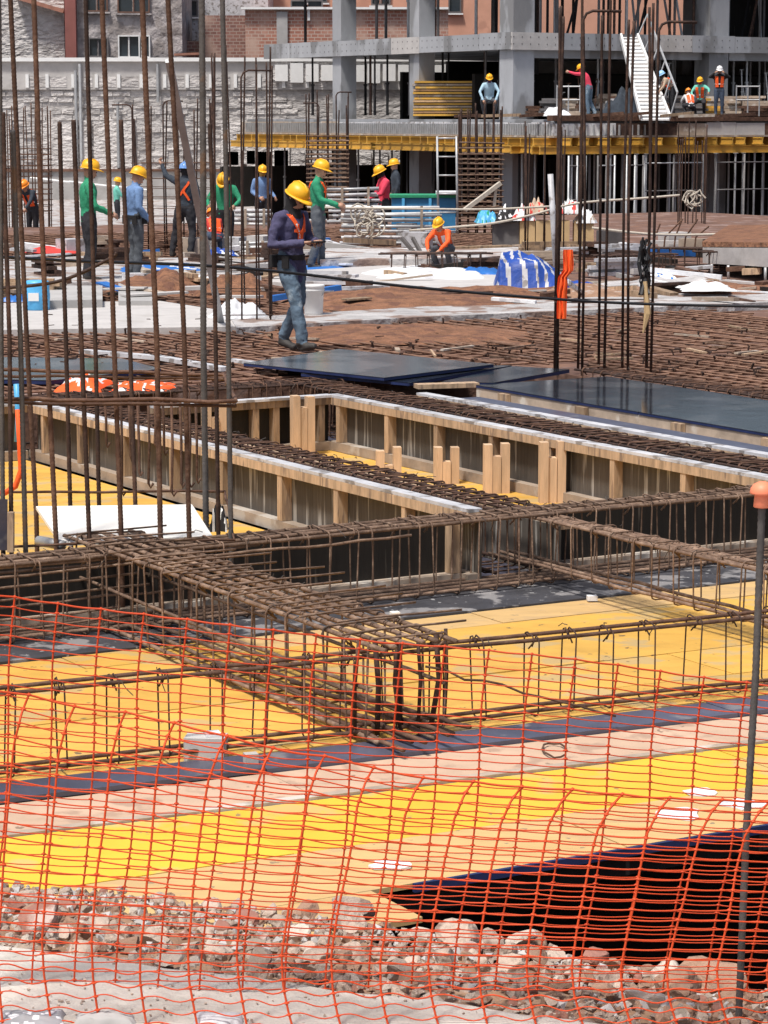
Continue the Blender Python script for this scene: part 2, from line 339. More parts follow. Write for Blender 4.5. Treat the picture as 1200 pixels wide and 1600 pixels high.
for a in (3.3, 1.6):
    part('floor_joist', MB().gbox(a - .04, a + .04, -6, 4, ZY - .24, ZY - .045), beam_y, fl)
part('edge_strip', MB().prism(sq(3.972, 3.99, -2.2, 4), ZY - .03, ZY + .004), plyedge, fl)
# bays further back
for a0, a1 in ((-8.2, -7.0), (-7.0, -5.8), (-5.8, -4.6), (-4.6, -3.4), (-3.4, -2.4), (-2.4, -1.5)):
    for b0, b1 in ((-6, -3.6), (-3.6, -1.2), (-1.2, 1.28), (2.1, 3.86)):
        part('sheet', MB().gbox(a0 + .002, a1 - .002, b0 + .002, b1 - .002, ZY - .021, ZY + rnd(-.002, .002)), yel, fl)
def steel_prop(p, z0, z1, lab, grp, mt=galv, r=.03, lean=(0, 0)):
    t = thing('steel_prop', lab, 'prop', (p[0], p[1], z0), grp); b = Vector((p[0], p[1], z0)); tp = Vector((p[0] + lean[0], p[1] + lean[1], z1))
    mid = b.lerp(tp, .55)
    part('outer_tube', MB().tube([b, mid], r, 8), mt, t, True)
    part('inner_tube', MB().tube([mid, tp], r * .8, 8), mt, t, True)
    part('collar', MB().tube([mid - Vector((0, 0, .06)), mid + Vector((0, 0, .06))], r * 1.5, 8), mt, t, True)
    part('head_plate', MB().box(tp - Vector((0, 0, .005)), (.14, .14, .01)), mt, t)
    return t
q = W(4.1, -2.15); steel_prop(q, -3.5, ZY - .25, 'galvanised prop under the floor corner above the dark opening', None)
q = W(3.85, .1); steel_prop(q, -3.5, ZY - .25, 'prop under the floor edge seen in the dark opening beside the capped post', None)
# concrete block on the yellow floor, loose bits
t = thing('concrete_block', 'small pale concrete block lying on the yellow floor behind the net', 'block', G(320, 1190, ZY))
p = G(322, 1186, ZY); mbk = MB(); mbk.box(p + Vector((0, 0, .055)), (.185, .12, .11), R(-6)); part('block_body', mbk, conc_l, t)
part('mortar_cap', MB().box(p + Vector((.03, .01, .117)), (.07, .09, .012), R(14)), foam, t)
lone('offcut', MB().box(G(392, 1192, ZY + .025) + Vector((0, 0, .02)), (.06, .05, .05), .3), conc_l, 'little concrete offcut on the dark strip near the block', 'offcut')
for i, (x, y, sx, sy) in enumerate(((1098, 1238, .09, .06), (1160, 1256, .1, .06), (1060, 1272, .1, .07), (610, 1352, .09, .045))):
    m = MB(); c = G(x, y, ZY + .008); N = 11
    ring = [c + Vector((math.cos(k * 6.283 / N) * sx * rnd(.6, 1.1), math.sin(k * 6.283 / N) * sy * 1.6 * rnd(.6, 1.1), rnd(0, .012))) for k in range(N)]
    m.prism([(q.x, q.y) for q in ring], c.z - .003, c.z + .001 + .0015 * i)
    lone('paper_scrap', m, foam, ('torn white paper scrap farthest up the yellow sheet by the post', 'white paper scrap touching the capped post on yellow sheet', 'white paper scrap left of the capped post', 'dusty white scrap beside the corner of the dark opening')[i], 'scrap')
m = MB(); c = G(867, 1172, ZY + .01); m.tube([c + Vector((.055 * math.cos(k * .5) * (1 + .1 * k / 12), .10 * math.sin(k * .5) * (1 + .05 * k), .004 * (k % 3))) for k in range(12)], .005, 5)
lone('wire_loop', m, rust, 'loop of rusty tie wire on the pinkish board', 'wire')
lone('spacer_block', MB().box(G(617, 967, ZY + .01) + Vector((0, 0, .02)), (.05, .05, .045), .3), whiteboard, 'small white spacer block on the dark sheet below the beam cage', 'spacer')
lone('spacer_block', MB().box(G(925, 938, ZY + .01) + Vector((0, 0, .015)), (.06, .05, .03), .1), foam, 'white scrap of spacer on the dark sheet right of centre', 'spacer')

# ------------------------------------------------------------------ beam side forms
def side_form_a(lab, b, a0, a1, face, studs, railw=.2, m_panel=stain, z0=ZY, z1=0.0, group=None, rail=True):
    # a form wall along a at b; face=-1: studs on the -b side
    t = thing('beam_side_form', lab, 'formwork', W((a0 + a1) / 2, b, z0), group)
    L = 1.22; a = a0
    while a < a1 - .05:
        e = min(a + L, a1); part('form_panel', MB().gbox(a + .002, e - .002, b - .009, b + .009, z0 + .002, z1 - .05), m_panel, t); a = e
    o = b + face * .05
    for s in studs:
        if a0 <= s <= a1: part('stud', MB().gbox(s - .03 + rnd(-.01, .01), s + .03 + rnd(-.01, .01), o - .04, o + .04, z0 + .083, z1 - .075), wood, t)
    part('bottom_plate', MB().gbox(a0, a1, o - .045, o + .045, z0 + .003, z0 + .08), woodgrey, t)
    part('top_plate', MB().gbox(a0, a1, o - .045, o + .045, z1 - .073, z1 - .012), wood, t)
    if rail:
        a = a0
        while a < a1 - .05:
            e = min(a + 2.44, a1); part('rail_strip', MB().gbox(a + .002, e - .002, min(b + face * .09, b + .01), max(b + face * .09, b + .01), z1 - .010, z1 + .012), rail_w, t)
            a = e
    return t
st = [-8.0 + .86 * i + rnd(-.1, .06) for i in range(9)]
side_form_a('long timber beam form with pale top rail crossing left to centre', 1.42, -8.25, -1.22, -1, st)
side_form_a('far side of the rebar trough in the middle of the bays', 2.02, -7.5, -1.22, 1, st, m_panel=stain, z1=-.1, rail=False)
st = [-7.35 + .83 * i + rnd(-.05, .05) for i in range(12)]
side_form_a('longer timber beam form with pale rail running to right edge', 3.93, -7.5, -1.35, -1, st)
side_form_a('low dark form beyond the second rebar trough below the panels', 4.66, -7.2, 1.5, -1, [-6.5, -5, -3.5, -2.1], m_panel=stain)
part('trough_bottom', MB().gbox(-8.2, -1.2, 1.44, 2.0, ZY - .018, ZY + .003), phen, fl); part('trough_bottom', MB().gbox(-8.6, -1.2, 3.95, 4.64, ZY - .018, ZY + .003), phen, fl)
def side_form_b(lab, a, b0, b1, face, studs, m_panel=stain, rail=True):
    t = thing('beam_side_form', lab, 'formwork', W(a, (b0 + b1) / 2, ZY)); b = b0
    while b < b1 - .05:
        e = min(b + 1.22, b1); part('form_panel', MB().gbox(a - .009, a + .009, b + .002, e - .002, ZY + .002, -.05), m_panel, t); b = e
    o = a + face * .05
    for s in studs: part('stud', MB().gbox(o - .04, o + .04, s - .03, s + .03, ZY + .083, -.075), wood, t)
    part('bottom_plate', MB().gbox(o - .045, o + .045, b0, b1, ZY + .003, ZY + .08), woodgrey, t)
    if rail: part('top_plate', MB().gbox(o - .045, o + .045, b0, b1, -.073, -.012), wood, t)
    if rail: part('rail_strip', MB().gbox(min(a + face * .11, a - .01), max(a + face * .11, a + .01), b0, b1, -.01, .011), rail_w, t)
    return t
side_form_b('short far form closing the middle bay beside the cut posts', -7.53, 2.12, 3.86, 1, [2.2, 2.42, 3.1, 3.3, 3.75], m_panel=darkply)
side_form_b('far left form closing the bay behind the column bars', -8.3, -5, 1.3, 1, [-4 + .6 * i for i in range(9)])
side_form_b('dark form wall behind the crossing beam cage in centre', -1.38, -6, 1.36, 1, [1.28], m_panel=darkply, rail=False)
side_form_b('dark form wall behind the crossing beam cage at right edge', -1.38, 2.1, 7, 1, [], m_panel=darkply, rail=False)
# notched posts standing in the bays
def notched(p, h, lab, grp, ang, n=0):
    t = thing('notched_post', lab, 'post', p, grp)
    for k, (dx, hh) in enumerate(((-.067, h), (.0, h - rnd(.09, .14)), (.069, h + rnd(-.02, .03)))):
        c = Vector(p) + Matrix.Rotation(ang, 3, 'Z') @ Vector((dx, rnd(-.01, .01), 0))
        part('board', MB().box(c + Vector((0, 0, hh / 2)), (.064, .1, hh), ang), fresh, t)
    return t
for i, (x, yt, lab) in enumerate(((607, 752, 'shortest notched timber post standing on yellow bay floor'), (697, 755, 'second notched timber post from left in the middle bay'),
                               (775, 770, 'third notched timber post in the middle bay'), (862, 785, 'tallest notched timber post nearest the crossing cage'))):
    p = G(x, yt, ZY); p.z = ZY; dd = (0, 0, 0, 0)[i]
    top = (706, 698, 694, 690)[i]; h = HC - (HC - D(x, top, p.y).z) - ZY
    notched(p, max(.25, h), lab, 'notched posts in the middle bay', R(5))
for i, (b, lab) in enumerate(((2.62, 'notched timber post by the far form, left one'), (3.48, 'notched timber post by the far form, right one'))):
    p = W(-7.3, b, ZY); notched(p, .52, lab, 'notched posts by the far form', R(20))

# ------------------------------------------------------------------ rebar
def stirrup_mesh(w, h, r, hook=.07, n=5):
    c = min(.03, w * .25); pts = []
    def arc(cx, cz, a0):
        return [Vector((cx + c * math.cos(R(a0 + k * 45)), 0, cz + c * math.sin(R(a0 + k * 45)))) for k in range(3)]
    x, z = w / 2, h
    pts += [Vector((-x + hook * .7, .012, z - hook * .8))] + arc(-x + c, z - c, 90) + arc(-x + c, c, 180) + arc(x - c, c, 270) + arc(x - c, z - c, 0) + [Vector((-x + c, .02, z)), Vector((-x + .01, .02, z - .02)), Vector((-x + hook, .02, z - hook))]
    return MB().tube(pts, r, n).mesh('stirrup', rust_tan, (0, 0, 0), True)
def wob(p0, p1, amp=.006, n=10):
    p0, p1 = Vector(p0), Vector(p1); o = rnd(0, 99)
    return [p0.lerp(p1, i / n) + Vector((noise.noise(Vector((i * .7, o, 0))), noise.noise(Vector((i * .7, o, 5))), noise.noise(Vector((i * .7, o, 9))))) * amp * 1.5 for i in range(n + 1)]
def cage(lab, p0, p1, wd, z0, z1, top, bot, sp, rb, rs, mt=rust_tan, side=0, group=None, ties=True, over=.0, jit=.02, cover=.012, mst=None):
    p0, p1 = Vector(p0), Vector(p1); t = thing('beam_rebar_cage', lab, 'rebar cage', (*(p0.lerp(p1, .5)).xy, z0), group)
    dr = (p1 - p0).normalized(); sd = Vector((-dr.y, dr.x, 0)); L = (p1 - p0).length; rz = math.atan2(sd.y, sd.x)
    me = stirrup_mesh(wd, z1 - z0, rs); me.materials[0] = mst or mt
    n = int(L / sp)
    for i in range(n + 1):
        s = (i + .5) * sp + rnd(-jit, jit)
        if s > L: break
        q = p0 + dr * s
        o = inst('stirrup', me, t, (q.x, q.y, z0 + rnd(-.006, .006)), rot=(rnd(-.05, .05), rnd(-.03, .03), rz + rnd(-.06, .06) + (math.pi if i % 2 else 0)))
    def longi(k, nk, z):
        f = 0 if nk == 1 else (k / (nk - 1) - .5)
        off = sd * f * (wd - 2 * cover - rb)
        m = MB().tube(wob(p0 + off + Vector((0, 0, z)) - dr * (over + rnd(0, .1)), p1 + off + Vector((0, 0, z)) + dr * (over + rnd(0, .1)), .008, 14), rb, 7)
        part('longitudinal_bar', m, mt, t, True)
    for k in range(top): longi(k, top, z1 - cover - rb)
    for k in range(bot): longi(k, bot, z0 + cover + rb)
    for k in range(side):
        for f in (-1, 1): 
            m = MB().tube(wob(p0 + sd * f * (wd / 2 - cover) + Vector((0, 0, z0 + (z1 - z0) * (k + 1) / (side + 1))), p1 + sd * f * (wd / 2 - cover) + Vector((0, 0, z0 + (z1 - z0) * (k + 1) / (side + 1))), .01), rb * .8, 6)
            part('longitudinal_bar', m, mt, t, True)
    if ties:
        m = MB()
        for i in range(n):
            if random.random() < .75:
                q = p0 + dr * ((i + .5) * sp + rnd(-.03, .03)) + sd * random.choice((-1, 1)) * (wd / 2) + Vector((0, 0, z1 - z0 + z0 - rnd(0, .02)))
                a = Vector((rnd(-.05, .05), rnd(-.05, .05), rnd(-.07, .03))); m.tube([q + Vector((rnd(-.02, .02), 0, .015)), q + a * .3 + Vector((0, 0, .012)), q + a, q + a * 1.2 + Vector((rnd(-.02, .02), 0, -.02))], .0024, 4)
        if m.v:
            o = part('tie_wire', m, wire, t); o['kind'] = 'stuff'
    return t
# near cage just behind the net (slightly off the grid)
cage('rusty beam cage nearest the net crossing from left edge to capped post', W(1.62, -4.2), W(2.15, 2.6), .15, ZY + .03, -.05, 2, 2, .235, .0105, .0042, rust, jit=.035, mst=rust_dark)
# wide cage running towards the viewer
t = cage('wide rebar cage sloping down centre left towards the net', W(-1.5, -1.02), W(2.02, -1.06), .44, ZY + .02, 0.03, 6, 4, .2, .012, .006, rust_tan, side=1, over=.06)
me = MB().tube([(-.32, 0, 0), (-.1, .01, .004), (.2, -.005, .002), (.36, .0, .0)], .006, 5).mesh('cross_bar', rust_tan, (0, 0, 0), True)
for i in range(15):
    q = W(-1.4 + i * .235 + rnd(-.02, .02), -1.0 + rnd(-.05, .12)); inst('cross_bar', me, t, (q.x, q.y, .045), rz=TH + rnd(-.12, .12))
for k in range(4):
    m = MB().tube(wob(W(.2 + .3 * k, -1.22 + .1 * k, ZY + .05), W(2.3, -1.25 + .12 * k, ZY + .05 + .02 * k), .015), .012, 6); part('longitudinal_bar', m, rust, t, True)
for k in range(7):
    q = W(1.92 + .03 * (k % 3), -1.26 + .075 * k + rnd(-.02, .02)); m = MB().tube([q + Vector((0, 0, 0.02)), q + Vector((rnd(-.02, .02), 0, -.2)), q + Vector((rnd(-.03, .03), .02, ZY + .03))], .013 if k % 2 else .009, 6); part('starter_bar', m, rust_dark, t, True)
m = MB().tube(wob(W(2.0, -.95, -.13), W(2.35, -.1, ZY + .08), .02), .006, 6); part('loose_bar', m, rust, t, True)
# crossing cage
cage('long crossing beam cage across the middle from left edge to right edge', W(-1.12, -5.5), W(-1.12, 7), .3, ZY + .02, 0.0, 4, 4, .145, .012, .0055, rust_tan, side=0, over=.1, jit=.025)
for k_, (z_, b0_, b1_) in enumerate(((-.07, -5, -1.1), (-.13, -4, -.7), (-.2, -5, -1.0), (-.27, -4, -.9), (-.34, -5, -1.15), (-.4, -3.5, -.8), (-.1, -3, -.2), (-.3, -3, -.4))):
    lone('loose_bar', MB().tube(wob(W(-.99 - .05 * (k_ % 4), b0_, z_), W(-.99 - .05 * (k_ % 4), b1_, z_ + rnd(-.03, .05)), .014), .008, 6), rust_tan, 'horizontal bar tied inside the crossing cage below the white board', 'rebar', 'horizontal bars below the white board', True)
m_ = MB().tube(wob(W(-.96, -1.0, -.07), W(-.96, .75, -.07), .012), .009, 6)
lone('loose_bar', m_, rust_tan, 'loose straight bar tied below the top of crossing cage', 'rebar', smooth=True)
# narrow cage to the right
cage('narrow rebar cage slanting to right edge behind the capped post', W(-1.3, 1.76), W(2.2, 1.82), .2, ZY + .12, -.02, 5, 3, .2, .011, .005, rust_tan, over=.15)
# cages lying in the troughs
cage('rebar lying in the trough behind the long centre form', W(-8.1, 1.72), W(-1.3, 1.72), .36, ZY + .04, .005, 4, 2, .125, .012, .006, rust_dark, ties=True, mst=rust)
cage('rebar lying in the trough behind the right hand form', W(-8.9, 4.3), W(1.0, 4.3), .40, ZY + .04, .005, 4, 2, .13, .012, .006, rust_dark, ties=True, mst=rust)
cage('rebar lying in the far trough below the dark panels', W(-8.62, -5), W(-8.62, 5), .4, ZY + .04, .02, 4, 2, .16, .012, .006, rust_dark, mst=rust)
cage('rebar along the far edge of the wet dark panel', W(-8.2, 7.15), W(0, 7.15), .3, -.3, .03, 4, 0, .16, .012, .006, rust_dark, mst=rust)
# rusty mat lying on the deck
unit = MB().tube([(0, 0, 0), (1, 0, 0)], 1, 5).mesh('bar', rust_mat, (0, 0, 0), True)
for gi, (lab, a0, a1, b0, b1, sp, k) in enumerate((('rusty rebar mat covering the deck behind the walking worker', -24, -9.3, -8, 13, .21, 150), ('rusty rebar mat on the deck right of the wet panel', -9.0, .5, 7.5, 14, .2, 90), ('wide spaced rebar mat on the far deck beyond the right column bars', -38, -24.5, 3, 22, .34, 60))):
    t = thing('rebar_mat', lab, 'rebar mat', W((a0 + a1) / 2, (b0 + b1) / 2, -.03))
    n = 0; a = a1
    while a > a0 and n < k:
        bb = b0 + rnd(-.2, .2); inst('bar', unit, t, W(a + rnd(-.03, .03), bb, -.03 + rnd(0, .012)), rz=TH + rnd(-.006, .006), scale=(b1 - b0 + rnd(-.3, .3), .0115, .0115)); a -= sp * (1.3 if gi == 0 else 1); n += 1
    b = b0; n = 0
    while b < b1 and n < k:
        inst('bar', unit, t, W(a0 + rnd(-.2, .2), b + rnd(-.03, .03), -.014 + rnd(0, .012)), rz=ANG + rnd(-.006, .006), scale=(a1 - a0 + rnd(-.3, .3), .0115, .0115)); b += sp; n += 1
m = MB()                                                # small chairs and tied ends standing on the mat
for i in range(220):
    q = G(rnd(-20, 1220), rnd(492, 590), -.02)
    a, b = AB(q)
    if a > -9.4 and b < 7.2: continue
    h = rnd(.02, .07); m.beam(q, q + Vector((rnd(-.03, .03), rnd(-.03, .03), h)), .02, .012)
    m.beam(q + Vector((0, 0, h)), q + Vector((rnd(-.09, .09), rnd(-.09, .09), h)), .014, .012)
o = part('mat_spacer', m, rust_dark, thing('spacer_clutter', 'small bar chairs and tied ends on the rusty mat', 'spacers', G(600, 540)))
o['kind'] = 'stuff'

def ribbed(pts, r, n=7, pitch=.022):
    pts = [Vector(p) for p in pts]; out = []; rr = []; 
    for p, q in zip(pts, pts[1:]):
        k = max(2, int((q - p).length / pitch) * 2)
        for i in range(k): out.append(p.lerp(q, i / k)); rr.append(r * (1.0 if i % 2 else 1.13))
    out.append(pts[-1]); rr.append(r)
    return MB().tube(out, rr, n)
# column bars at the left, standing where the cages cross
c1 = thing('column_rebar_cage', 'tall column bars at left rising past the top of the view', 'rebar cage', G(200, 845))
front, back = [], []
for x0, y0, xm, x1, y1, r, mt in ((52, -30, 73, 88, 850, .0165, rust), (115, 187, 127, 140, 850, .0155, rust_dark), (158, -30, 178, 190, 848, .0165, rust), (221, -30, 245, 251, 846, .018, rust), (261, -30, 288, 296, 845, .0165, rust),
        (347, -30, 357, 361, 843, .0165, bar_grey), (20, 203, 32, 40, 855, .0165, bar_grey), (5, 175, 15, 18, 858, .0145, rust_dark), (-2, -30, 2, 5, 858, .0155, bar_grey),
        (15, -30, 42, 57, 810, .0165, rust), (93, 190, 103, 110, 795, .0155, rust_dark), (133, -30, 149, 155, 795, .0155, rust_dark), (189, 187, 203, 212, 800, .0155, rust_dark),
        (315, -30, 318, 322, 815, .0215, bar_grey), (328, 193, 337, 341, 800, .0155, rust_dark)):
    b = G(x1, y1, -.02); Y = b.y
    pm = D(xm, 530, Y); pt = D(x0, y0, Y)
    pts = [b - Vector((0, 0, .42)), b, b.lerp(pm, .5), pm, pm.lerp(pt, .5) + Vector((rnd(-.006, .006), 0, 0)), pt]
    part('column_bar', ribbed(pts, r * .86), mt, c1, True)
def ring(par, corners, r, mt=rust, name='tie_ring', sag=.01):
    m = MB(); pts = []
    for i, p in enumerate(corners):
        q = corners[(i + 1) % len(corners)]; pts += wob(p, q, sag, 6)[:-1]
    m.tube(pts, r, 6, closed=True); return part(name, m, mt, par, True)
Yf, Yb = 14.55, 15.9
ring(c1, [D(-60, 622, Yf), D(120, 625, Yf), D(366, 627, Yf + .1), D(350, 585, Yb + 1.0), D(-40, 578, Yb + 1)], .0125)
ring(c1, [D(-60, 630, Yf + .03), D(366, 634, Yf + .12), D(352, 592, Yb + 1), D(-40, 585, Yb + 1)], .0105)
ring(c1, [D(-60, 855, Yf), D(366, 842, Yf + .1), D(350, 768, Yb), D(-40, 769, Yb)], .0085)
for i in range(12):                                     # hanging hooks from the ring
    x = 165 + 13 * i + rnd(-3, 3); y1 = 690 + rnd(0, 80); Y = Yb + rnd(-.3, .6)
    m = MB().tube([D(x, 628, Y), D(x + 2, (628 + y1) / 2, Y), D(x + rnd(0, 3), y1, Y), D(x + 4, y1 + 7, Y), D(x + 8, y1, Y)], .0085, 6); part('hook_bar', m, rust, c1, True)

def column_cage(lab, x0, x1, ybase, Y, ytops, nb, ndeep=3, stir=(0, 0, .1), r=.012, mt=rust_dark, canes=(), zbase=None, depth=.6, group=None, mst=None, rs=.006):
    base = Vector((D((x0 + x1) / 2, ybase, Y))); zb = base.z if zbase is None else zbase; base.z = zb
    t = thing('column_rebar_cage', lab, 'rebar cage', base, group)
    L, Rr = D(x0, ybase, Y), D(x1, ybase, Y)
    def bar(f, dy, ytop, cane=None):
        x = L.x + (Rr.x - L.x) * f + rnd(-.015, .015); yy = Y + dy; zt = D(x0, ytop, Y).z + rnd(-.1, .1)
        pts = [Vector((x, yy, zb)), Vector((x + rnd(-.02, .02), yy, (zb + zt) / 2)), Vector((x + rnd(-.03, .03), yy, zt - .08))]
        tp = pts[-1]
        if cane: pts += [tp + Vector((.03 * cane, 0, .06)), tp + Vector((.09 * cane, 0, .085)), tp + Vector((.36 * abs(cane) * (1 if cane > 0 else -1), 0, .08))]
        else: pts.append(tp + Vector((0, 0, .08)))
        part('column_bar', MB().tube(pts, r, 6), mt, t, True)
    for i in range(nb):
        bar(i / (nb - 1), -depth / 2, ytops[i % len(ytops)], canes[i] if i < len(canes) else None)
    for i in range(nb):
        bar(i / (nb - 1), depth / 2, ytops[(i + 1) % len(ytops)])
    if ndeep > 2:
        for f in (0, 1): bar(f, 0, ytops[0])
    yt, yb, sp = stir
    if sp:
        z = D(x0, yb, Y).z; zt = D(x0, yt, Y).z; wd = (Rr.x - L.x) + .06; dp = depth + .06
        mm = MB().tube([(-wd / 2, -dp / 2, 0), (wd / 2, -dp / 2, 0), (wd / 2, dp / 2, 0), (-wd / 2, dp / 2, 0)], rs, 5, closed=True).mesh('tie_ring', mst or mt)
        while z < zt:
            inst('tie_ring', mm, t, (base.x + rnd(-.01, .01), Y, z), rot=(rnd(-.02, .02), rnd(-.02, .02), rnd(-.02, .02))); z += sp * rnd(.85, 1.15)
    return t
column_cage('slender column bars with bent tops right of centre on the deck', 870, 1012, 572, 24.9, (20, 8, -20, 24), 5, stir=(378, 470, .55), canes=(None, 1, None, None, 1), r=.0135, mt=rust_dark, zbase=-.05, depth=.5)
column_cage('thin column bars with hooked tops left of walking worker', 338, 424, 505, 30.5, (95, 85, 100), 5, stir=(420, 490, .28), canes=(None, None, 1, None, None), r=.0105, mt=rust_dark, zbase=-.05, depth=.5)
column_cage('column cage with hooked tops behind the worker in the harness', 212, 332, 395, 47, (165, 180, 160), 6, stir=(250, 395, .16), canes=(-1, None, 1, None, None, None), r=.014, mt=rust_dark, zbase=-.05, mst=rust, depth=.7)
column_cage('dense column cage at far left edge of the site', 18, 78, 330, 60, (175, 165), 6, stir=(225, 330, .13), r=.014, mt=rust, zbase=-.42, mst=rust, rs=.01)
column_cage('dense column cage behind the worker in green', 482, 543, 330, 60, (150, 165, 145), 5, stir=(210, 330, .11), r=.016, mt=rust_dark, zbase=-.42, canes=(None, -1, None, 1, None), mst=rust_tan, rs=.018, depth=.8)
column_cage('thick dense column cage beside the white ladder', 718, 782, 372, 54, (172, 168), 6, stir=(222, 372, .105), r=.017, mt=rust_dark, zbase=-.42, mst=rust_tan, rs=.016, depth=.8)
column_cage('thin column bars behind the orange sleeve', 822, 905, 430, 46, (205, 190), 4, stir=(0, 0, 0), r=.012, mt=rust_dark, zbase=-.05)
column_cage('far column bars on the right behind the tangled cables', 1060, 1098, 400, 60, (215, 190), 4, stir=(0, 0, 0), r=.014, mt=rust_dark, zbase=-3)
t = thing('bar_tangle', 'dark bundle of cables and tape hanging on the right column bars', 'cable bundle', D(1010, 460, 24.7))
m = MB()
for k in range(9):
    x = 1008 + rnd(-8, 8); m.tube([D(x + rnd(-8, 8), 375 + i * 17 + rnd(-5, 5), 24.62 + rnd(-.05, .05)) for i in range(6)], rnd(.008, .02), 5)
part('cable_strand', m, cable_m, t)['kind'] = 'stuff'
m = MB(); m.tube([D(1008, 440, 24.6), D(1012, 490, 24.6), D(1005, 520, 24.6)], [.02, .035, .008], 6); part('tape', m, tan_box, t)

# ------------------------------------------------------------------ panels lying on the deck
def panel(lab, q, th, mt, group=None, z=0.0, edge=plyedge):
    t = thing('form_sheet', lab, 'plywood sheet', G(*q[0], z), group); pts = [G(*p, z + th) for p in q]
    part('sheet_face', MB().prism([(p.x, p.y) for p in pts], z + th * .9, z + th), mt, t)
    c = sum(pts, Vector()) / len(pts); pts2 = [c + (p - c) * .997 for p in pts]
    part('sheet_edge', MB().prism([(p.x, p.y) for p in pts2], z, z + th * .9 - .001), edge, t)
    return t
panel('large grey blue sheet on the deck by the walking worker', [(380, 567), (530, 545), (772, 569), (600, 590)], .03, sheet_g, z=.05)
panel('dark sheet under the large grey blue one', [(470, 583), (560, 570), (800, 571), (640, 598)], .03, phen_wet, z=.01)
panel('narrow dark blue sheet beside the big wet panel', [(690, 596), (800, 572), (890, 577), (770, 598)], .035, phen_wet, z=.0)
def gpanel(lab, a0, a1, b0, b1, z0, z1, mt=phen_wet):
    t = thing('form_sheet', lab, 'plywood sheet', W((a0 + a1) / 2, (b0 + b1) / 2, z0))
    part('sheet_face', MB().gbox(a0, a1, b0, b1, z1 - .004, z1), mt, t); part('sheet_edge', MB().gbox(a0 + .002, a1 - .002, b0 + .002, b1 - .002, z0, z1 - .005), plyedge, t)
gpanel('wet reflecting dark sheet at right, farther of the two', -7.4, -4.92, 5.32, 6.78, 0, .025); gpanel('wet reflecting dark sheet cut by right edge, nearer of the two', -4.915, -2.45, 5.32, 6.78, 0, .025); gpanel('wet dark sheet outside the right edge', -2.445, .2, 5.32, 6.78, 0, .025)
gpanel('narrow dark strip sheet between the right trough and wet panels', -7.0, .2, 4.74, 5.1, -.06, -.035, phen)
t = thing('panel_support', 'grey timber board carrying the wet dark sheets', 'timber', W(-4, 5.3, -.2)); part('edge_board', MB().gbox(-7.4, .2, 5.33, 5.38, -.17, -.003), woodgrey, t)
for a in (-6.9, -5.7, -4.35, -3.2): part('block', MB().gbox(a - .07, a + .07, 5.28, 5.325, -.15, -.01), wood, t)
part('ledge', MB().gbox(-7.4, .2, 5.1, 5.32, -.3, -.17), woodgrey, t)
panel('grey sheet on the deck seen through the left column bars', [(0, 558), (190, 560), (252, 576), (80, 594), (-30, 592)], .04, sheet_g, z=0)
def plank(lab, p0, p1, w, h, mt, z=None, name='plank', grp=None, cat='plank'):
    m = MB(); a, b = Vector(p0), Vector(p1)
    m.beam(a + Vector((0, 0, h / 2)), b + Vector((0, 0, h / 2)), w, h); return lone(name, m, mt, lab, cat, grp)
plank('pale slat lying behind the grey sheet at left', G(130, 552), G(250, 562), .12, .04, rail_w)
plank('pale slat crossing the deck left of the walking worker', G(240, 560), G(352, 580), .1, .04, rail_w)
plank('pale slat by the edge of the large grey blue sheet', G(362, 565), G(440, 575), .08, .03, rail_w)
plank('bare board beyond the right trough under the dark sheet', G(650, 607), G(745, 604), .15, .04, wood)
# orange vests lying on the deck
def cloth_heap(lab, p, sx, sy, h, mt, name, cat, seed=0, mt2=None):
    n = 18; vs = []; fs = []; p = Vector(p)
    for i in range(n + 1):
        for j in range(n + 1):
            u, v = i / n * 2 - 1, j / n * 2 - 1; rr = max(abs(u), abs(v)); k = 1 + .35 * noise.noise(Vector((u * 1.7, v * 1.7, seed)))
            z = h * max(0, 1 - rr ** 2) * (.6 + .9 * abs(noise.noise(Vector((u * 2.5, v * 2.5, seed + 3))))) + .012
            if rr == 1: z = 0
            vs.append(p + Vector((u * sx * k, v * sy * k, z)))
    for i in range(n):
        for j in range(n): a = i * (n + 1) + j; fs.append((a, a + n + 1, a + n + 2, a + 1))
    m = MB().add(vs, fs); 
    if mt2:
        for i in range(len(m.f)): m.m[i] = 1 if noise.noise(Vector((i // n * .45, i % n * .3, seed))) > .22 else 0
    return lone(name, m, [mt, mt2] if mt2 else mt, lab, cat, None, True)
cloth_heap('crumpled orange vest lying on the deck at left, brighter heap', G(130, 606), .2, .35, .12, vest_o, 'safety_vest', 'vest', 1, silver)
cloth_heap('flat orange vest lying right of the crumpled one', G(222, 606), .26, .3, .05, vest_o, 'safety_vest', 'vest', 4, silver)
# white board in front of the left bay
t = thing('white_sheet', 'white plywood sheet leaning behind the left column bars', 'sheet', G(200, 846, -.05))
m = MB(); pts = [G(95, 848, -.02), G(332, 837, -.02), G(300, 788, .06), G(56, 791, .06)]
m.hexa([p - Vector((0, 0, .02)) for p in pts] + pts); part('board', m, whiteboard, t)
t = thing('crate_panel', 'dark speckled panel with timber edge at left edge', 'panel', G(0, 860, -.2))
m = MB(); m.hexa([D(-60, 860, 14.3), D(12, 860, 14.4), D(12, 860, 14.45), D(-60, 860, 14.35), D(-60, 780, 14.3), D(12, 780, 14.4), D(12, 780, 14.45), D(-60, 780, 14.35)]); part('panel_face', m, phen, t)
part('edge_timber', MB().beam(D(17, 862, 14.4), D(17, 800, 14.4), .035, .05, (0, 1, 0)), wood, t)
m = MB(); m.tube([D(28, 640, 15.6), D(31, 690, 15.6), D(33, 735, 15.6), D(24, 760, 15.6), D(8, 770, 15.6), D(-20, 772, 15.6)], .018, 8); lone('orange_hose', m, vest_o, 'bright orange strap curling behind the left column bars', 'strap', None, True)
